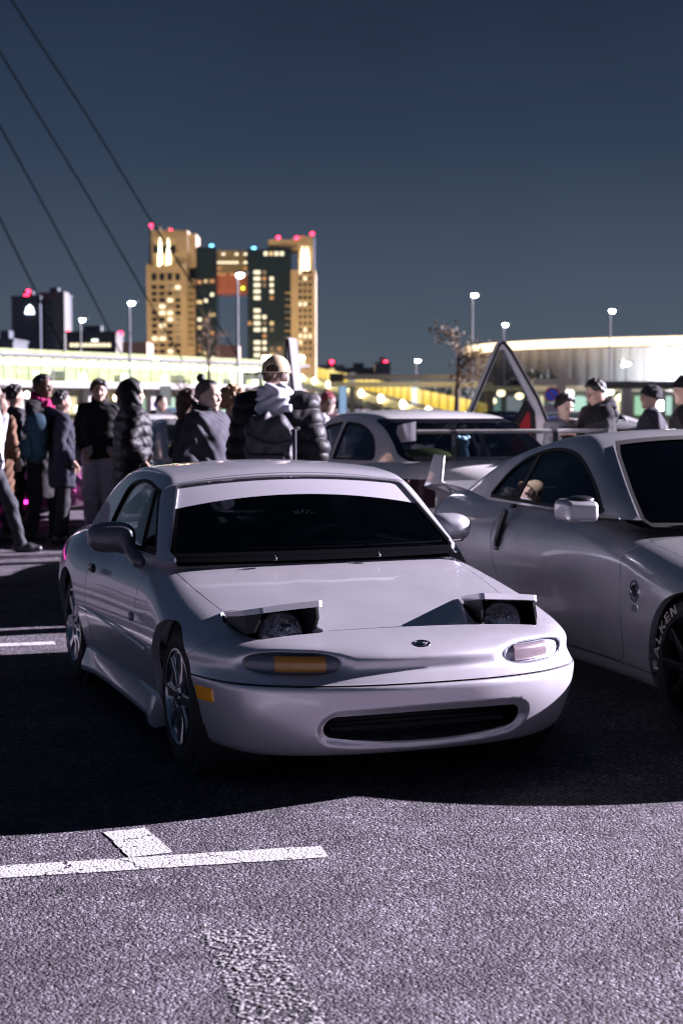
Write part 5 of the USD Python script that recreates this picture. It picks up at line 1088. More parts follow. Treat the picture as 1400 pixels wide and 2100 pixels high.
# ================================================================ cars further back: one shell, several paints
def back_cars():
    p = dict(L=4.4, W=([-.3, .4, .9, 2.2, 3.5, 4.1, 4.45], [.78, .83, .86, .86, .87, .83, .72]), S=([.08, .2, .45, .7, .85, .98], [-.05, -.02, 0, -.01, -.05, -.16]), XC=([.08, .2, .45, .58, .68, .74], [.12, .02, 0, .05, .25, .6]), P=([0, .3, .5, .7, .8, .9, 1.0], [0, .02, .08, .22, .36, .6, 1.0]),
        T=([-.4, 0, .3, .9, 1.4, 2.5, 3.4, 4.0, 4.3, 4.5], [.45, .58, .68, .80, .88, .92, .95, .97, .93, .8]), XR=([.1, .4, .7, .9], [4.25, 4.38, 4.38, 4.30]), flare=[(.88, .45, .015, .85), (3.45, .48, .02, .85)], crown=.04, crest=.02, kt=.12, axles=(.88, 3.45), wr=.31, well=.34,
        R=([1.0, 1.8, 2.2, 2.6, 3.0, 3.4, 3.8, 4.1, 4.3], [1.1, 1.28, 1.325, 1.33, 1.30, 1.21, 1.08, .96, .86]), WG=([1.2, 2.0, 3.0, 4.2], [.70, .74, .73, .62]), ws=(1.35, 1.8, .3), belt=.90, rc=.10, tumble=.45, cabin=(1.6, 3.3), kg=.09)
    f0, f, gf = car_shape(p)
    body = mani(iso(f, (-.1, -1, .05), (4.5, 1, 1.1), .035)) - wells(p['axles'], p['wr'], p['well'], .5, 40); g = mani(iso(gf, (.8, -.95, .6), (4.5, .95, 1.5), .03)) - mani(iso(lambda P: np.maximum(gf(P) + .03, .72 - P[:, 2]), (.8, -.95, .6), (4.5, .95, 1.5), .035, it=2))
    g = g ^ prism(sbox(.8, .88, 4.5, 1.6), 'y', -1.2, 1.2)
    ws = smooth_poly([(-.62, .93), (.62, .93), (.52, 1.25), (-.52, 1.25)], .05); sw = smooth_poly([(1.75, .93), (2.2, 1.22), (2.9, 1.22), (3.5, .94)], .05); rw_ = smooth_poly([(-.56, .95), (.56, .95), (.48, 1.2), (-.48, 1.2)], .05)
    cuts = [prism(ws, 'x', .9, 2.4), prism(rw_, 'x', 2.9, 4.5), prism(sw, 'y', .3, 1.2), prism(sw, 'y', -1.2, -.3)]
    gh = g
    for c in cuts: gh = gh - c
    parts = [('body', corners(body, [f])), ('roof', corners(gh, [gf]))]
    gl = [corners(full_shell(gf, .008, .014, (.9, -.95, .85), (4.4, .95, 1.42), .035) ^ c, [lambda P: gf(P) + .008], tol=.004) for c in cuts]
    def make(label, loc, rz, paint, group=None, lamp=None, name='parked_car', top=True, extra=None):
        t = thing(name, label, 'car', loc, rz, group)
        for nm, (V, N) in (parts if top else parts[:1]): raw(nm, V, N, paint, t)
        if top:
            for nm, (V, N) in zip(('windscreen', 'rear_screen', 'side_window', 'side_window'), gl): raw(nm, V, N, M['smoked'], t)
        for xa in p['axles']:
            for s in (1, -1): obj('wheel', [xf(lathe([(.0, -.02), (.15, -.02), (.2, .0), (.23, .004), (.29, -.01), (.31, -.04), (.31, -.2), (.2, -.2)], 24), rx=-90 * s, t=(xa, s * .87, .31))], M['tyre'], t)
        for s in (1, -1):
            obj('tail_lamp', rbox(.06, .34, .12, .03, (4.30, s * .58, .80)), lamp or M['red_lens'], t); obj('headlamp', rbox(.10, .30, .10, .03, (.10 + .14, s * .55, .60)), M['lamp_dark'], t)
        if extra: extra(t)
        return t
    M['blue_paint'] = car_paint('blue_paint', (.02, .035, .30)); M['white_paint'] = car_paint('white_paint', (.7, .7, .72), metal=.1, flake=.02); M['lilac_paint'] = car_paint('lilac_paint', (.35, .33, .5))
    px = lambda p_, d: X_at(p_, d)
    # scissor doors standing up: outline in the car's side plane, tipped out a little
    M['door_grey'] = car_paint('door_grey', (.78, .78, .79), metal=.15, flake=.03); M['door_red'] = mat('door_red_trim', (.40, .015, .02), rough=.7)
    def door(t, s, frame, inner, trim, ph, yaw=0.0, x0=1.5):
        pl = Polygon(frame).buffer(-.03).buffer(.03); hole = Polygon(inner).buffer(-.03).buffer(.03)
        def V(m):
            q = of(m).copy(); q.apply_translation((-x0, 0, -.9))
            q.apply_transform(trimesh.transformations.rotation_matrix(math.radians(ph) * -s, (1, 0, 0))); q.apply_transform(trimesh.transformations.rotation_matrix(math.radians(yaw), (0, 0, 1))); q.apply_translation((x0, s * .84, .9)); return q
        dd = obj('scissor_door', V(prism(pl, 'y', -.05, .05) - prism(hole, 'y', -.1, .1)), M['door_grey'], t, smooth=30)
        obj('door_seal', V((prism(pl.buffer(-.015), 'y', -.062, .062) - prism(pl.buffer(-.04), 'y', -.1, .1)) - prism(hole, 'y', -.1, .1)), M['rubber'], dd, smooth=30)
        obj('door_glass', V(prism(hole.buffer(.01), 'y', -.006, .006)), M['smoked'], dd, smooth=False)
        if trim is not None: obj('door_card', V(prism(Polygon(trim), 'y', -.075, .075)), M['plastic'], dd, smooth=False); obj('door_trim', V(prism(Polygon(trim).buffer(-.06), 'y', -.085, .085)), M['door_red'], dd, smooth=False)
    wide = [(.86, 1.0), (1.36, 2.12), (1.43, 2.16), (1.52, 2.05), (1.80, 1.55), (2.02, 1.0), (2.05, .8), (.95, .8)]
    wide_in = [(.93, 1.01), (1.375, 2.04), (1.435, 2.06), (1.68, 1.56), (1.74, .86), (1.01, .86)]
    slim = [(1.15, .8), (1.30, 1.36), (1.62, 2.24), (1.70, 2.27), (1.76, 1.6), (1.80, .8)]
    slim_in = [(1.30, .9), (1.42, 1.36), (1.64, 2.08), (1.68, 1.4), (1.68, .9)]
    make('low grey sports car behind the saloon, scissor door raised in a triangle', (.17, 17.0, .0), 7, M['grey_silver'], extra=lambda t: door(t, -1, wide, wide_in, [(1.34, .98), (1.66, 1.52), (1.74, 1.4), (1.76, .9), (1.36, .9)], -6), name='scissor_door_car')
    make('dark sports car behind the man in the cap, its scissor door raised edge-on', (-.85, 16.6, .0), 110, M['grey_silver'], extra=lambda t: door(t, -1, slim, slim_in, None, 3, 6), name='scissor_door_car')
    make('bright blue car behind the saloon, only its roof line showing', (px(742, 23), 23.2, 0), 12, M['blue_paint'])
    make('pale lilac car further back, right of the blue one', (px(905, 27), 27.0, 0), -100, M['lilac_paint'])
    make('white car with a blue windscreen band behind the man in glasses', (px(1218, 22), 22.0, 0), 168, M['white_paint'], extra=lambda t: obj('blue_band', rbox(.5, 1.0, .03, .012, (1.95, 0, 1.30)), M['blue_paint'], t))
    make('white car with open dark window between the hooded figure and the topknot man', (px(322, 22.5), 22.5, 0), 100, M['white_paint'])
    mag = glow('magenta_glow', (1.0, .03, .55), 1.6)
    def neon(t):
        obj('neon_tube', [tube([(.6, -.9, .26), (3.8, -.9, .26)], .025, 6), tube([(.6, .9, .26), (3.8, .9, .26)], .025, 6)], mag, t)
    make('dark car with magenta neon and magenta tail lamps behind the left group', (px(185, 20.6), 20.6, 0), 176, M['plum'], lamp=mag, extra=neon)
    for i, (q, d, rz, m, lb) in enumerate(((110, 33, 8, 'black_paint', 'far black car behind the scarf man'), (420, 34, 95, 'lilac_paint', 'far lilac car behind the topknot man'), (560, 31, 10, 'black_paint', 'far black car hidden behind the cap man'), (1080, 30, -85, 'black_paint', 'far black car right of the raised door'), (1300, 30, 100, 'black_paint', 'far black car behind the beanie wearer'), (980, 36, 5, 'white_paint', 'far white car seen through the raised door glass'), (300, 40, 4, 'grey_silver', 'far grey car behind the pale sweatpants man'), (820, 38, 5, 'black_paint', 'far dark car between the blue and lilac ones'))):
        make(lb, (px(q, d), d, 0), rz, M[m])
M['plum'] = car_paint('magenta_lit_paint', (.40, .06, .26))  # magenta light on the car is put into its body colour
back_cars()
# ================================================================ people (local: x ahead, y to the left, z up)
SKIN = {k: mat('skin_' + k, c, rough=.5, spec=.35) for k, c in dict(light=(.50, .33, .25), pale=(.56, .40, .32), dark=(.10, .052, .035)).items()}
_cl = {}
def cloth(name, c, rough=.85, sheen=.1, bump=(120, .002)):
    if name not in _cl: _cl[name] = mat('cloth_' + name, c, rough=rough, sheen=sheen * .3, spec=.18, bump=bump, noise=(9, .18))
    return _cl[name]
HAIR = {k: mat('hair_' + k, c, rough=.5, bump=(240, .004)) for k, c in dict(black=(.012, .011, .011), brown=(.07, .035, .02), blond=(.38, .22, .10), shaved=(.10, .085, .075)).items()}
M['eye'] = mat('eye_dark', (.015, .012, .012), rough=.15); M['lip'] = mat('lip', (.30, .12, .11), rough=.5); M['shoe'] = mat('shoe_leather', (.02, .02, .024), rough=.45)
def cone(P, a, b, ra, rb):
    a, b = np.asarray(a, float), np.asarray(b, float); d = b - a; t = np.clip(((P - a) @ d) / max(d @ d, 1e-9), 0, 1)
    return np.linalg.norm(P - a - t[:, None] * d, axis=1) - (ra + (rb - ra) * t)
def elld(P, c, r):
    q = (P - np.asarray(c)) / np.asarray(r); k = np.linalg.norm(q, axis=1); return (k - 1) * min(r) * .5 * (1 + np.minimum(k, 2) * .5)
def union(ds, k):
    v = ds[0]
    for d in ds[1:]: v = smin(v, d, k)
    return v
def Rz(a): c, s = math.cos(a), math.sin(a); return np.array([[c, -s, 0], [s, c, 0], [0, 0, 1]])
def Ry(a): c, s = math.cos(a), math.sin(a); return np.array([[c, 0, s], [0, 1, 0], [-s, 0, c]])
ARMS = dict(hang=((.0, .05, -.29), (.06, .03, -.54)), pocket=((-.06, .08, -.27), (.09, .0, -.46)), fold=((.05, .06, -.28), (.24, -.14, -.24)), phone=((.06, .05, -.28), (.29, -.05, -.20)), back=((-.10, .05, -.27), (-.02, .02, -.5)), strap=((.08, .08, -.26), (.15, -.02, -.02)))
def person(label, px, depth, H, facing, head=(0, 0), arms=('pocket', 'pocket'), jacket=None, jm='black', hem=.80, puff=0.0, bulk=0.0, quilt=None, trousers='dark', loose=0.0, skin='light', hair='black', hairstyle='short', extras=(), stance=(.0, .0), step=.018, z0=0.0, group=None, lean=0.0):
    s = H / 1.75; x0 = (px - 700) / 3234.7 * depth
    t = thing('person', label, 'person', (x0, depth, z0), facing, group)
    J = lambda x, y, z: np.array([x + lean * max(0, z - .95), y, z]) * s
    sw = .175
    hip = [J(0, q * .09, .92) for q in (1, -1)]; knee = [J(.02 + stance[i] * .55, q * (.10), .49) for i, q in enumerate((1, -1))]; ank = [J(-.02 + stance[i], q * .105, .085) for i, q in enumerate((1, -1))]
    sh = [J(0, q * sw, 1.415) for q in (1, -1)]; el, wr = [], []
    for i, q in enumerate((1, -1)):
        e, w = ARMS[arms[i]]; el.append(sh[i] + np.array([e[0], q * e[1], e[2]]) * s); wr.append(sh[i] + np.array([w[0], q * w[1], w[2]]) * s)
    neck = J(-.005, 0, 1.46); hc = J(.015, 0, 1.625); Rh = Rz(head[0]) @ Ry(head[1])
    hl = lambda P: ((P - hc) @ Rh) / s
    toW = lambda v: np.asarray(v) * s @ Rh.T + hc
    def headf(P):
        q = hl(P)
        v = union([elld(q, (-.006, 0, .028), (.098, .078, .094)), elld(q, (.026, 0, -.045), (.062, .058, .074))], .04)
        v = smin(v, cone(q, (.086, 0, .016), (.104, 0, -.022), .008, .0135), .012)
        for y in (-.030, .030):
            v = smin(v, cone(q, (.080, y, .030), (.078, y * 1.6, .027), .010, .009), .012); v = smin(v, elld(q, (.062, y * 1.25, -.022), (.026, .022, .022)), .02)
            v = smax(v, -elld(q, (.096, y * 1.03, .010), (.016, .017, .010)), .010)
            v = np.minimum(v, elld(q, (-.008, y * 2.62, -.004), (.020, .010, .032)))
        v = smin(v, elld(q, (.080, 0, -.060), (.016, .024, .011)), .010); v = smin(v, elld(q, (.068, 0, -.098), (.022, .024, .018)), .02)
        return smin(v * s, cone(P, hc + Rh @ np.array([-.02, 0, -.06]) * s, neck - np.array([0, 0, .05]), .052 * s, .060 * s), .03)
    hb = mani(iso(headf, hc - .24, hc + .22, .0105 if depth < 14 else .013))
    def bodyf(P):
        return union([cone(P, J(0, .05, 1.0), J(0, .06, 1.32), .105 * s, .105 * s), cone(P, J(0, -.05, 1.0), J(0, -.06, 1.32), .105 * s, .105 * s), cone(P, sh[0], sh[1], .06 * s, .06 * s), cone(P, neck, J(0, 0, 1.34), .055 * s, .08 * s)] +
                     [cone(P, hip[i], knee[i], .078 * s, .052 * s) for i in (0, 1)] + [cone(P, knee[i], ank[i], .05 * s, .036 * s) for i in (0, 1)] + [cone(P, ank[i], ank[i] + np.array([.10, 0, -.045]) * s, .035 * s, .03 * s) for i in (0, 1)] +
                     [cone(P, sh[i], el[i], .046 * s, .038 * s) for i in (0, 1)] + [cone(P, el[i], wr[i], .036 * s, .024 * s) for i in (0, 1)], .03)
    lo = np.array([-.45, -.55, .0]); hi = np.array([.55, .55, 1.62]) * 1.06
    body = mani(iso(bodyf, lo, np.array([.6, .6, 1.55 * s]), .026)) + hb
    for i, q in enumerate((1, -1)):
        d = wr[i] - el[i]; body = body + hand(wr[i], d / np.linalg.norm(d), q, s)
    V, N = corners(body, [headf, bodyf], tol=.004, cosmin=.5); raw('body', V, N, SKIN[skin], t)
    # face
    if hairstyle != 'back_only':
        for y in (1, -1): obj('eye', ell(.005 * s, .0125 * s, .0055 * s, sub=2).apply_transform(tf(Rh, toW((.0835, y * .031, .010)))), M['eye'], t)
        obj('mouth', ell(.005 * s, .021 * s, .0045 * s, sub=2).apply_transform(tf(Rh, toW((.0935, 0, -.060)))), M['lip'], t)
        for y in (1, -1): obj('eyebrow', ell(.006 * s, .017 * s, .0035 * s, sub=2).apply_transform(tf(Rh, toW((.0875, y * .033, .031)))), HAIR['black'], t)
    # hair
    if hairstyle not in ('none',):
        hm = HAIR[hair]
        def hairf(P):
            q = hl(P); th = {'short': .018, 'under': .003, 'messy': .028, 'bun': .007, 'long': .024, 'bob': .03, 'curly': .034}.get(hairstyle, .016)
            n = .006 * np.sin(q[:, 0] * 95 + 2 * np.sin(q[:, 1] * 70)) * np.sin(q[:, 1] * 88 + q[:, 2] * 60) * (1.6 if hairstyle in ('messy', 'curly') else .8 if hairstyle != 'bun' else .1)
            v = elld(q, (-.008, 0, .030), (.100 + th, .080 + th, .096 + th)) - n
            line = .95 * q[:, 0] - .006 + .022 * (np.abs(q[:, 1]) < .05) + (.02 if hairstyle == 'bun' else 0) - q[:, 2]
            v = v + .016 * (1 - sst(.0, .055, -line)) * (hairstyle in ('short', 'messy'))
            v = smax(v, line, .012)
            v = smax(v, -elld(q, (.115, 0, .0), (.075, .075, .085)), .01)
            if hairstyle in ('long', 'bob'):
                L = -.20 if hairstyle == 'long' else -.09
                v = smin(v, np.maximum(union([cone(q, (-.05, 0, .0), (-.07, 0, L), .085, .07)], .02) - n, q[:, 0] - .035), .02)
            return v * s
        hmsh = iso(hairf, hc - .36 * s, hc + .2 * s, .0125 if depth < 14 else .015); V, N = corners(hmsh, [hairf], tol=.01, cosmin=.3); raw('hair', V, N, hm, t)
    if hairstyle == 'bun':
        obj('bun', [ell(.036 * s, .034 * s, .036 * s).apply_transform(tf(Rh, toW((-.072, 0, .138)))), ell(.018 * s, .018 * s, .03 * s).apply_transform(tf(Rh, toW((-.060, 0, .115))))], HAIR['black'], t)
        obj('top_hair', ell(.075 * s, .052 * s, .03 * s).apply_transform(tf(Rh, toW((-.005, 0, .103)))), HAIR['black'], t)
    # jacket or coat
    jk = cloth(jm, *JK[jm]); hm_ = hem * s
    def jacketf(P):
        x, y, z = P[:, 0], P[:, 1], P[:, 2]; tt = puff
        k = [cone(P, J(.0, .055, hem - .05), J(0, .065, 1.31), (.125 + tt + bulk) * s, (.115 + tt + bulk) * s), cone(P, J(.0, -.055, hem - .05), J(0, -.065, 1.31), (.125 + tt + bulk) * s, (.115 + tt + bulk) * s), cone(P, sh[0] * [1, .9, 1], sh[1] * [1, .9, 1], (.075 + tt * .8) * s, (.075 + tt * .8) * s), cone(P, J(-.005, 0, 1.36), J(.0, 0, 1.475), .11 * s, .075 * s)]
        v = union(k, .05)
        for i in (0, 1): v = smin(v, union([cone(P, sh[i], el[i], (.066 + tt) * s, (.056 + tt) * s), cone(P, el[i], wr[i], (.056 + tt) * s, (.042 + tt * .7) * s)], .03), .022)
        fold = .007 * np.sin(z * 24 + y * 17 + 3.2 * np.sin(x * 11 + y * 9 + z * 6)) * np.sin(y * 15 + x * 25 + z * 7) + .003 * np.sin(z * 60 - x * 46 + y * 38 + 2 * np.sin(y * 30))
        if quilt: fold = fold * .5 - quilt * .016 * (1 - np.abs(np.sin(z * pi / .105 + .5 * np.sin(y * 14 + x * 11)))) ** 1.5 + quilt * .006
        v = v - fold
        v = smax(v, hm_ - z + .01 * np.sin(y * 20), .015)
        v = smax(v, z - (1.505 + puff * 1.5) * s, .03)
        hole = cone(P, J(.02, 0, 1.42), J(.04, 0, 1.70), .045 * s, .085 * s)
        v = smax(v, -hole, .012)
        for i in (0, 1):
            d = (wr[i] - el[i]) / np.linalg.norm(wr[i] - el[i]); v = np.maximum(v, np.where(np.linalg.norm(P - wr[i], axis=1) < .11 * s, (P - wr[i]) @ d + .0, -1))
        return v
    jmsh = iso(jacketf, np.array([-.5, -.62, hm_ - .04]), np.array([.6, .62, 1.56 * s]), step); V, N = corners(jmsh, [jacketf], tol=.02, cosmin=.2); raw('jacket' if hem > .7 else 'coat', V, N, jk, t)
    tk = cloth(trousers, *JK[trousers])
    def trouserf(P):
        z = P[:, 2]
        v = union([cone(P, J(0, .045, .93), J(0, -.045, .93), .125 * s, .125 * s)] + [smin(cone(P, hip[i], knee[i], (.094 + loose) * s, (.070 + loose) * s), cone(P, knee[i], ank[i] + [0, 0, -.02], (.070 + loose) * s, (.056 + loose * .8) * s), .03) for i in (0, 1)], .02)
        v = v - .006 * np.sin(z * 38 + 2 * np.sin(P[:, 0] * 20 + P[:, 1] * 17)) * np.sin(P[:, 1] * 30 + z * 9) * (1 + 12 * loose)
        return smax(v, .075 * s - z, .01)
    if z0 >= 0 and trousers:
        tmsh = iso(trouserf, np.array([-.5, -.4, .03]), np.array([.6, .4, 1.1 * s]), step * 1.15); V, N = corners(tmsh, [trouserf], tol=.02, cosmin=.2); raw('trousers', V, N, tk, t)
        for i in (0, 1):
            a = ank[i]; f_ = lambda P: smax(union([cone(P, [a[0] - .03, a[1], .05], [a[0] + .08, a[1], .045], .050 * s, .048 * s), cone(P, [a[0] + .08, a[1], .045], [a[0] + .17, a[1], .035], .046 * s, .036 * s), cone(P, [a[0] - .02, a[1], .05], a + [0, 0, .02], .048 * s, .045 * s)], .03), .004 - P[:, 2], .01)
            sm = iso(f_, a + [-.15, -.12, -.12], a + [.28, .12, .12], .016); V, N = corners(sm, [f_], tol=.01, cosmin=.3); raw('shoe', V, N, M['shoe'], t)
    for e in extras: e(t, s, J, hc, Rh, toW, hl, neck, sh)
    return t
def tf(R, t): m = np.eye(4); m[:3, :3] = R; m[:3, 3] = t; return m
def hand(w, d, side, s):
    """palm, four unequal bent fingers and a thumb that leaves the side of the palm"""
    d = d / np.linalg.norm(d); up = np.array([0, 0, 1.]) if abs(d[2]) < .8 else np.array([1., 0, 0]); a = np.cross(d, up); a /= np.linalg.norm(a); n = np.cross(a, d)
    a = a * side; P = lambda u, v, k=0.0: tuple((w + (d * u + a * v + n * k) * s))
    sp = lambda r, p: Manifold.sphere(r * s, 8).translate(p)
    m = Manifold.batch_hull([sp(.018, P(-.03, 0)), sp(.014, P(.02, -.028)), sp(.014, P(.02, .028)), sp(.012, P(.085, -.032)), sp(.012, P(.09, .034)), sp(.013, P(.09, 0))])
    for v, l in ((-.032, .058), (-.011, .070), (.011, .076), (.033, .068)):
        q = [P(.085, v), P(.085 + l * .45, v * 1.05, -.012), P(.085 + l * .72, v * 1.05, -.032), P(.085 + l * .8, v * 1.05, -.050)]
        for i in range(3): m = m + Manifold.batch_hull([sp(.0095 - i * .0007, q[i]), sp(.0088 - i * .0007, q[i + 1])])
    q = [P(.015, .034), P(.05, .058, -.012), P(.085, .062, -.024)]
    for i in range(2): m = m + Manifold.batch_hull([sp(.012 - i * .001, q[i]), sp(.0105 - i * .001, q[i + 1])])
    return m
JK = dict(black=((.012, .012, .014),), puffer=((.011, .011, .014), .55, .05, (60, .002)), navy=((.016, .018, .030),), charcoal=((.03, .03, .036),), grey=((.40, .40, .45),), lightgrey=((.50, .50, .56),), dark=((.018, .018, .021),), brown=((.17, .095, .06),), jeans=((.035, .037, .045),), nylon=((.05, .05, .06), .5, .0, (50, .003)), tee=((.26, .26, .28),), pink=((.5, .35, .38),), slate=((.045, .045, .058),), burgundy=((.11, .012, .022),), beige=((.42, .33, .22),), magenta=((.34, .02, .11),), teal=((.012, .035, .055),))
# ---- extras
def iso_part(name, f, lo, hi, step, m, t, label=None, cos=.25):
    g = iso(f, np.asarray(lo), np.asarray(hi), step); V, N = corners(g, [f], tol=.02, cosmin=cos); return raw(name, V, N, m, t, label)
def x_hood_up(t, s, J, hc, Rh, toW, hl, neck, sh):
    def f(P):
        q = hl(P); v = union([elld(q, (-.035, 0, .025), (.150, .125, .150)), elld(q, (-.03, 0, -.12), (.12, .13, .10))], .05)
        v = v - .006 * np.sin(q[:, 2] * 50 + 3 * np.sin(q[:, 0] * 20)) * np.sin(q[:, 1] * 30 + 1)
        v = smax(v, -elld(q, (.10, 0, .005), (.125, .088, .120)), .02); return smax(v, -(q[:, 2] + .20), .02) * s
    iso_part('hood', f, hc - .34, hc + .28, .015, cloth('puffer', *JK['puffer']), t)
def x_hood_down(col):
    def g(t, s, J, hc, Rh, toW, hl, neck, sh):
        c = neck + np.array([-.03, 0, .005]) * s
        def f(P):
            q = (P - c) / s
            ring = np.sqrt((np.sqrt((q[:, 0] * 1.0) ** 2 + q[:, 1] ** 2) - .095) ** 2 + (q[:, 2] - .035 + .35 * q[:, 0]) ** 2) - .035
            bag = elld(q, (-.12, 0, -.06), (.055, .12, .13))
            v = smin(ring, bag, .05) - .005 * np.sin(q[:, 1] * 60 + 4 * np.sin(q[:, 2] * 30)); return v * s
        iso_part('hood', f, c - .32, c + .24, .014, cloth(col, *JK[col]), t)
    return g
def x_cap(col):
    def g(t, s, J, hc, Rh, toW, hl, neck, sh):
        def f(P):
            q = hl(P); v = elld(q, (-.008, 0, .035), (.116, .096, .108)); v = smax(v, .022 - q[:, 2] + .06 * q[:, 0] * 0 + .0, .008)
            v = np.maximum(v, -elld(q, (-.008, 0, .035), (.106, .086, .098)))
            v = smax(v, -elld(q, (-.118, 0, .042), (.05, .040, .034)), .006)
            br = np.maximum(np.maximum(np.sqrt((q[:, 0] - .10) ** 2 + q[:, 1] ** 2 * 1.3) - .085, np.abs(q[:, 2] - .038 + .25 * (q[:, 0] - .10)) - .005), -(q[:, 0] - .075)); return np.minimum(v, br) * s
        iso_part('cap', f, hc - .25, hc + .28, .009, cloth(col, *JK[col]), t)
        obj('cap_strap', xf(tube([(-.112 * math.cos(a), .092 * math.sin(a), .026) for a in np.linspace(-.5, .5, 9)], .006, 6), s=(s, s, s)).apply_transform(tf(Rh, hc)), cloth(col, *JK[col]), t)
        obj('cap_button', ell(.009 * s, .009 * s, .006 * s, sub=2).apply_transform(tf(Rh, toW((-.008, 0, .144)))), cloth(col, *JK[col]), t)
    return g
def x_beanie(col, h=.0):
    def g(t, s, J, hc, Rh, toW, hl, neck, sh):
        def f(P):
            q = hl(P); v = elld(q, (-.014, 0, .042 + h * .4), (.116, .094, .112 + h)); v = smax(v, .012 + .35 * q[:, 0] - q[:, 2], .008)
            roll = np.maximum(elld(q, (-.010, 0, .035), (.122, .100, .108)), np.abs(q[:, 2] - .035 - .35 * q[:, 0]) - .024); return (smin(v, roll, .008) - .0016 * np.sin(np.arctan2(q[:, 1], q[:, 0]) * 44)) * s
        iso_part('beanie', f, hc - .25, hc + .3, .012, cloth(col, *JK[col]), t)
    return g
def x_scarf(t, s, J, hc, Rh, toW, hl, neck, sh):
    c = neck + np.array([.01, 0, .0]) * s
    def f(P):
        q = (P - c) / s; r = np.sqrt(q[:, 0] ** 2 + q[:, 1] ** 2)
        v = np.sqrt((r - .085) ** 2 + ((q[:, 2] - .02 + .5 * q[:, 0]) * .75) ** 2) - .042
        v = smin(v, cone(q, (.09, -.03, -.02), (.15, -.04, -.26), .045, .04), .03); v = smin(v, cone(q, (.09, .04, -.02), (.14, .06, -.20), .04, .035), .03)
        return (v - .006 * np.sin(q[:, 2] * 70 + 3 * np.sin(q[:, 1] * 40)) * np.sin(q[:, 0] * 30 + 1)) * s
    iso_part('scarf', f, c - .36, c + .25, .014, cloth('magenta', *JK['magenta']), t)
    def l(P):
        q = (P - c) / s; return np.maximum(np.abs(union([cone(q, (.09, .10, .0), (.17, .075, -.28), .05, .04), cone(q, (-.02, .13, .04), (.09, .10, .0), .04, .05)], .03)) - .012, -q[:, 1] + .05) * s
    iso_part('collar_lining', l, c - .4, c + .25, .014, cloth('beige', *JK['beige']), t)
def x_collar(t, s, J, hc, Rh, toW, hl, neck, sh):
    c = neck
    def f(P):
        q = (P - c) / s; r = np.sqrt((q[:, 0] + .01) ** 2 + q[:, 1] ** 2); w = .088 + .25 * np.maximum(-q[:, 2], 0)
        return np.maximum(np.abs(r - w) - .013, np.abs(q[:, 2] - .035 + .30 * q[:, 0]) - .06) * s
    iso_part('collar', f, c - .2, c + .22, .012, cloth('black', *JK['black']), t)
def x_glasses(t, s, J, hc, Rh, toW, hl, neck, sh):
    g = []
    for y in (1, -1):
        g.append(tube([toW((.102, y * .033 + .022 * math.cos(a), .008 + .016 * math.sin(a))) for a in np.linspace(0, 2 * pi, 13)], .0022 * s, 5, False)); g.append(tube([toW((.100, y * .055, .012)), toW((.03, y * .082, .016)), toW((-.02, y * .084, .008))], .002 * s, 5))
    g.append(tube([toW((.102, -.011, .010)), toW((.104, .011, .010))], .002 * s, 5)); obj('glasses', g, M['plastic'], t)
# ---- bags: things of their own, worn or carried
def backpack(label, px, depth, facing, z, size, m, straps=True, light=None, patch=None):
    x0 = (px - 700) / 3234.7 * depth; b = thing('backpack', label, 'backpack', (x0, depth, 0), facing); w, h, d = size
    def f(P):
        q = P - np.array([-.185 - d / 2, 0, z]); k = (np.abs(q / np.array([d / 2, w / 2, h / 2])) ** np.array([2.6, 3.2, 3.4])).sum(1) ** .33 - 1
        return k * d * .45 - .004 * np.sin(P[:, 2] * 40 + 3 * np.sin(P[:, 1] * 22)) - .003 * np.sin(P[:, 1] * 55 + P[:, 2] * 18)
    iso_part('bag_body', f, (-.2 - d - .06, -w / 2 - .06, z - h / 2 - .06), (-.1, w / 2 + .06, z + h / 2 + .06), .013, m, b)
    xb = -.185 - d
    obj('front_pocket', rbox(.05, w * .72, h * .38, .022, (xb - .008, 0, z - h * .2)), m, b)
    obj('flap', [tube(curve([(xb + .03, -w * .42, z + h * .16), (xb - .012, -w * .2, z + h * .10), (xb - .012, w * .2, z + h * .16), (xb + .03, w * .44, z + h * .24)], 16), .012, 6)], light or m, b)
    obj('top_handle', tube([(-.2, -.04, z + h * .48), (-.2, -.03, z + h * .56), (-.2, .03, z + h * .56), (-.2, .04, z + h * .48)], .009, 6), light or m, b)
    if straps:
        for y in (.11, -.11):
            obj('shoulder_strap', tube(curve([(-.17, y, z + h * .42), (-.10, y * 1.1, z + h * .60), (.0, y * 1.15, z + h * .62), (.12, y * 1.15, z + h * .42), (.15, y * 1.2, z + h * .1)], 18), .022, 6), m, b)
        obj('side_strap', tube([(xb + .06, -w * .5, z + h * .3), (xb + .02, -w * .52, z), (xb + .05, -w * .5, z - h * .45)], .014, 6), light or m, b)
    if patch: obj('print', [rbox(.008, .09, .05, .003, (xb - .012, .03, z + .01)), rbox(.008, .05, .09, .003, (xb - .012, .05, z + .03))], patch, b)
    return b

person('tall smiling man in magenta scarf and long black coat beside the navy-jacketed man', 88, 17.2, 1.80, -28, head=(-.05, .05), arms=('fold', 'fold'), jm='black', hem=.46, bulk=.012, trousers='dark', skin='dark', hair='black', extras=(x_scarf,), stance=(.08, -.06))
person('short dark-haired man in navy jacket with a teal backpack on his back', 126, 16.7, 1.62, 22, head=(.0, .03), arms=('pocket', 'pocket'), jm='navy', hem=.66, bulk=.02, trousers='dark', hair='black', extras=(x_hood_down('navy'),), stance=(.05, -.05))
backpack('large teal backpack with white print on the back of the short man in navy', 126, 16.7, 32, 1.13, (.36, .50, .20), cloth('teal', *JK['teal']), straps=False, patch=M['white_letter'])
person('man facing the camera in black jacket and pale grey sweatpants', 205, 18.6, 1.76, -82, head=(.05, .05), jm='black', hem=.84, puff=.02, bulk=.02, trousers='grey', loose=.035, hair='black', hairstyle='messy', stance=(.03, .0), extras=(x_collar,))
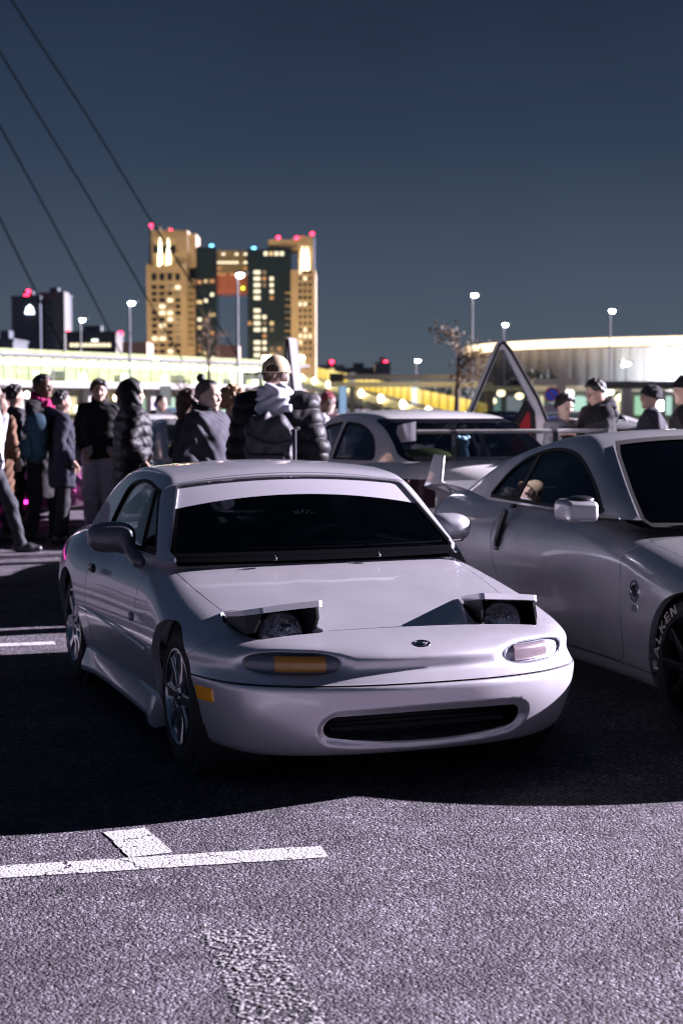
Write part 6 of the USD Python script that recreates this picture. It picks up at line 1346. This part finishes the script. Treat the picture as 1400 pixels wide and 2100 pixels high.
person('figure in a long black quilted coat with the hood pulled up', 272, 15.7, 1.70, 12, head=(.05, .05), jm='puffer', hem=.52, puff=.04, bulk=.035, quilt=1.0, trousers='dark', hairstyle='none', extras=(x_hood_up,))
person('man with black topknot and shaved sides in a slate jacket looking right', 424, 11.7, 1.66, -22, head=(-.08, .05), jm='slate', hem=.74, puff=.03, bulk=.03, trousers='dark', skin='pale', hair='shaved', hairstyle='bun', extras=(x_collar,), step=.015)
person('man seen from behind in beige cap, pale grey hood and black quilted jacket', 566, 10.8, 1.80, 84, head=(-.12, .02), arms=('hang', 'pocket'), jm='puffer', hem=.74, puff=.05, bulk=.03, quilt=1.0, trousers='dark', skin='pale', hair='brown', hairstyle='under', extras=(x_cap('beige'), x_hood_down('lightgrey')), step=.014)
backpack('black backpack with grey straps worn by the man in the beige cap', 566, 10.8, 84, 1.16, (.34, .52, .20), cloth('nylon', *JK['nylon']), light=cloth('slate', *JK['slate']))
person('brown-haired person in dark coat half hidden behind the topknot man', 388, 13.8, 1.60, 25, jm='dark', hem=.6, bulk=.02, trousers='dark', hair='brown', hairstyle='bob')
person('person with curly blond hair in navy showing past the face of the topknot man', 476, 13.4, 1.62, 20, jm='navy', hem=.7, trousers='dark', hair='blond', hairstyle='curly')
person('dark-haired person in pale grey jacket just right of the man in the cap', 640, 19.4, 1.60, 60, jm='lightgrey', hem=.76, puff=.01, trousers='dark', hair='black', hairstyle='bob')
person('person in burgundy beanie and pale pink top behind the saloon', 672, 20.2, 1.60, 55, jm='pink', hem=.76, trousers='dark', hair='brown', hairstyle='long', extras=(x_beanie('burgundy', .03),))
person('dark-haired person in charcoal jacket at the left edge, behind the brown coat', 30, 18.6, 1.70, 30, jm='charcoal', hem=.72, trousers='dark', hair='black', hairstyle='messy')
person('long-haired person in brown coat at the left edge of the photo', 0, 17.0, 1.62, 60, jm='brown', hem=.55, bulk=.02, trousers='dark', hair='brown', hairstyle='long', skin='pale')
person('person in pale grey jacket and dark jeans cut off by the left edge', -22, 15.6, 1.74, 12, jm='lightgrey', hem=.86, puff=.015, trousers='jeans', hair='black', stance=(.32, -.12), arms=('strap', 'hang'))
person('young man in grey T-shirt looking down, behind the dark wing', 1156, 15.8, 1.57, -70, head=(.15, .30), arms=('phone', 'hang'), jm='tee', hem=.86, trousers='dark', hair='black', hairstyle='messy', skin='pale')
person('man in glasses and black jacket with grey sleeves bent over a screen', 1222, 15.6, 1.72, 198, head=(.0, .42), arms=('phone', 'phone'), jm='black', hem=.8, puff=.02, bulk=.03, trousers='dark', skin='light', hair='black', extras=(x_glasses, x_hood_down('slate')))
person('bespectacled person in dark knitted beanie and black coat facing left', 1334, 16.6, 1.67, 172, jm='slate', hem=.7, puff=.02, bulk=.02, trousers='dark', hairstyle='none', extras=(x_glasses, x_beanie('charcoal')))
person('dark figure in black cap and jacket cut off by the right edge', 1408, 13.4, 1.72, 165, jm='black', hem=.7, puff=.02, bulk=.03, trousers='dark', hair='black', hairstyle='under', extras=(x_cap('black'),))
person('small distant person in dark jacket standing behind the hooded figure', 331, 26.0, 1.62, -40, jm='dark', hem=.75, puff=.02, trousers='dark', hair='black', step=.024)
person('distant dark-haired man in grey jacket near the parked cars at the left', 12, 24.0, 1.66, -120, jm='charcoal', hem=.75, trousers='dark', hair='black', step=.024)
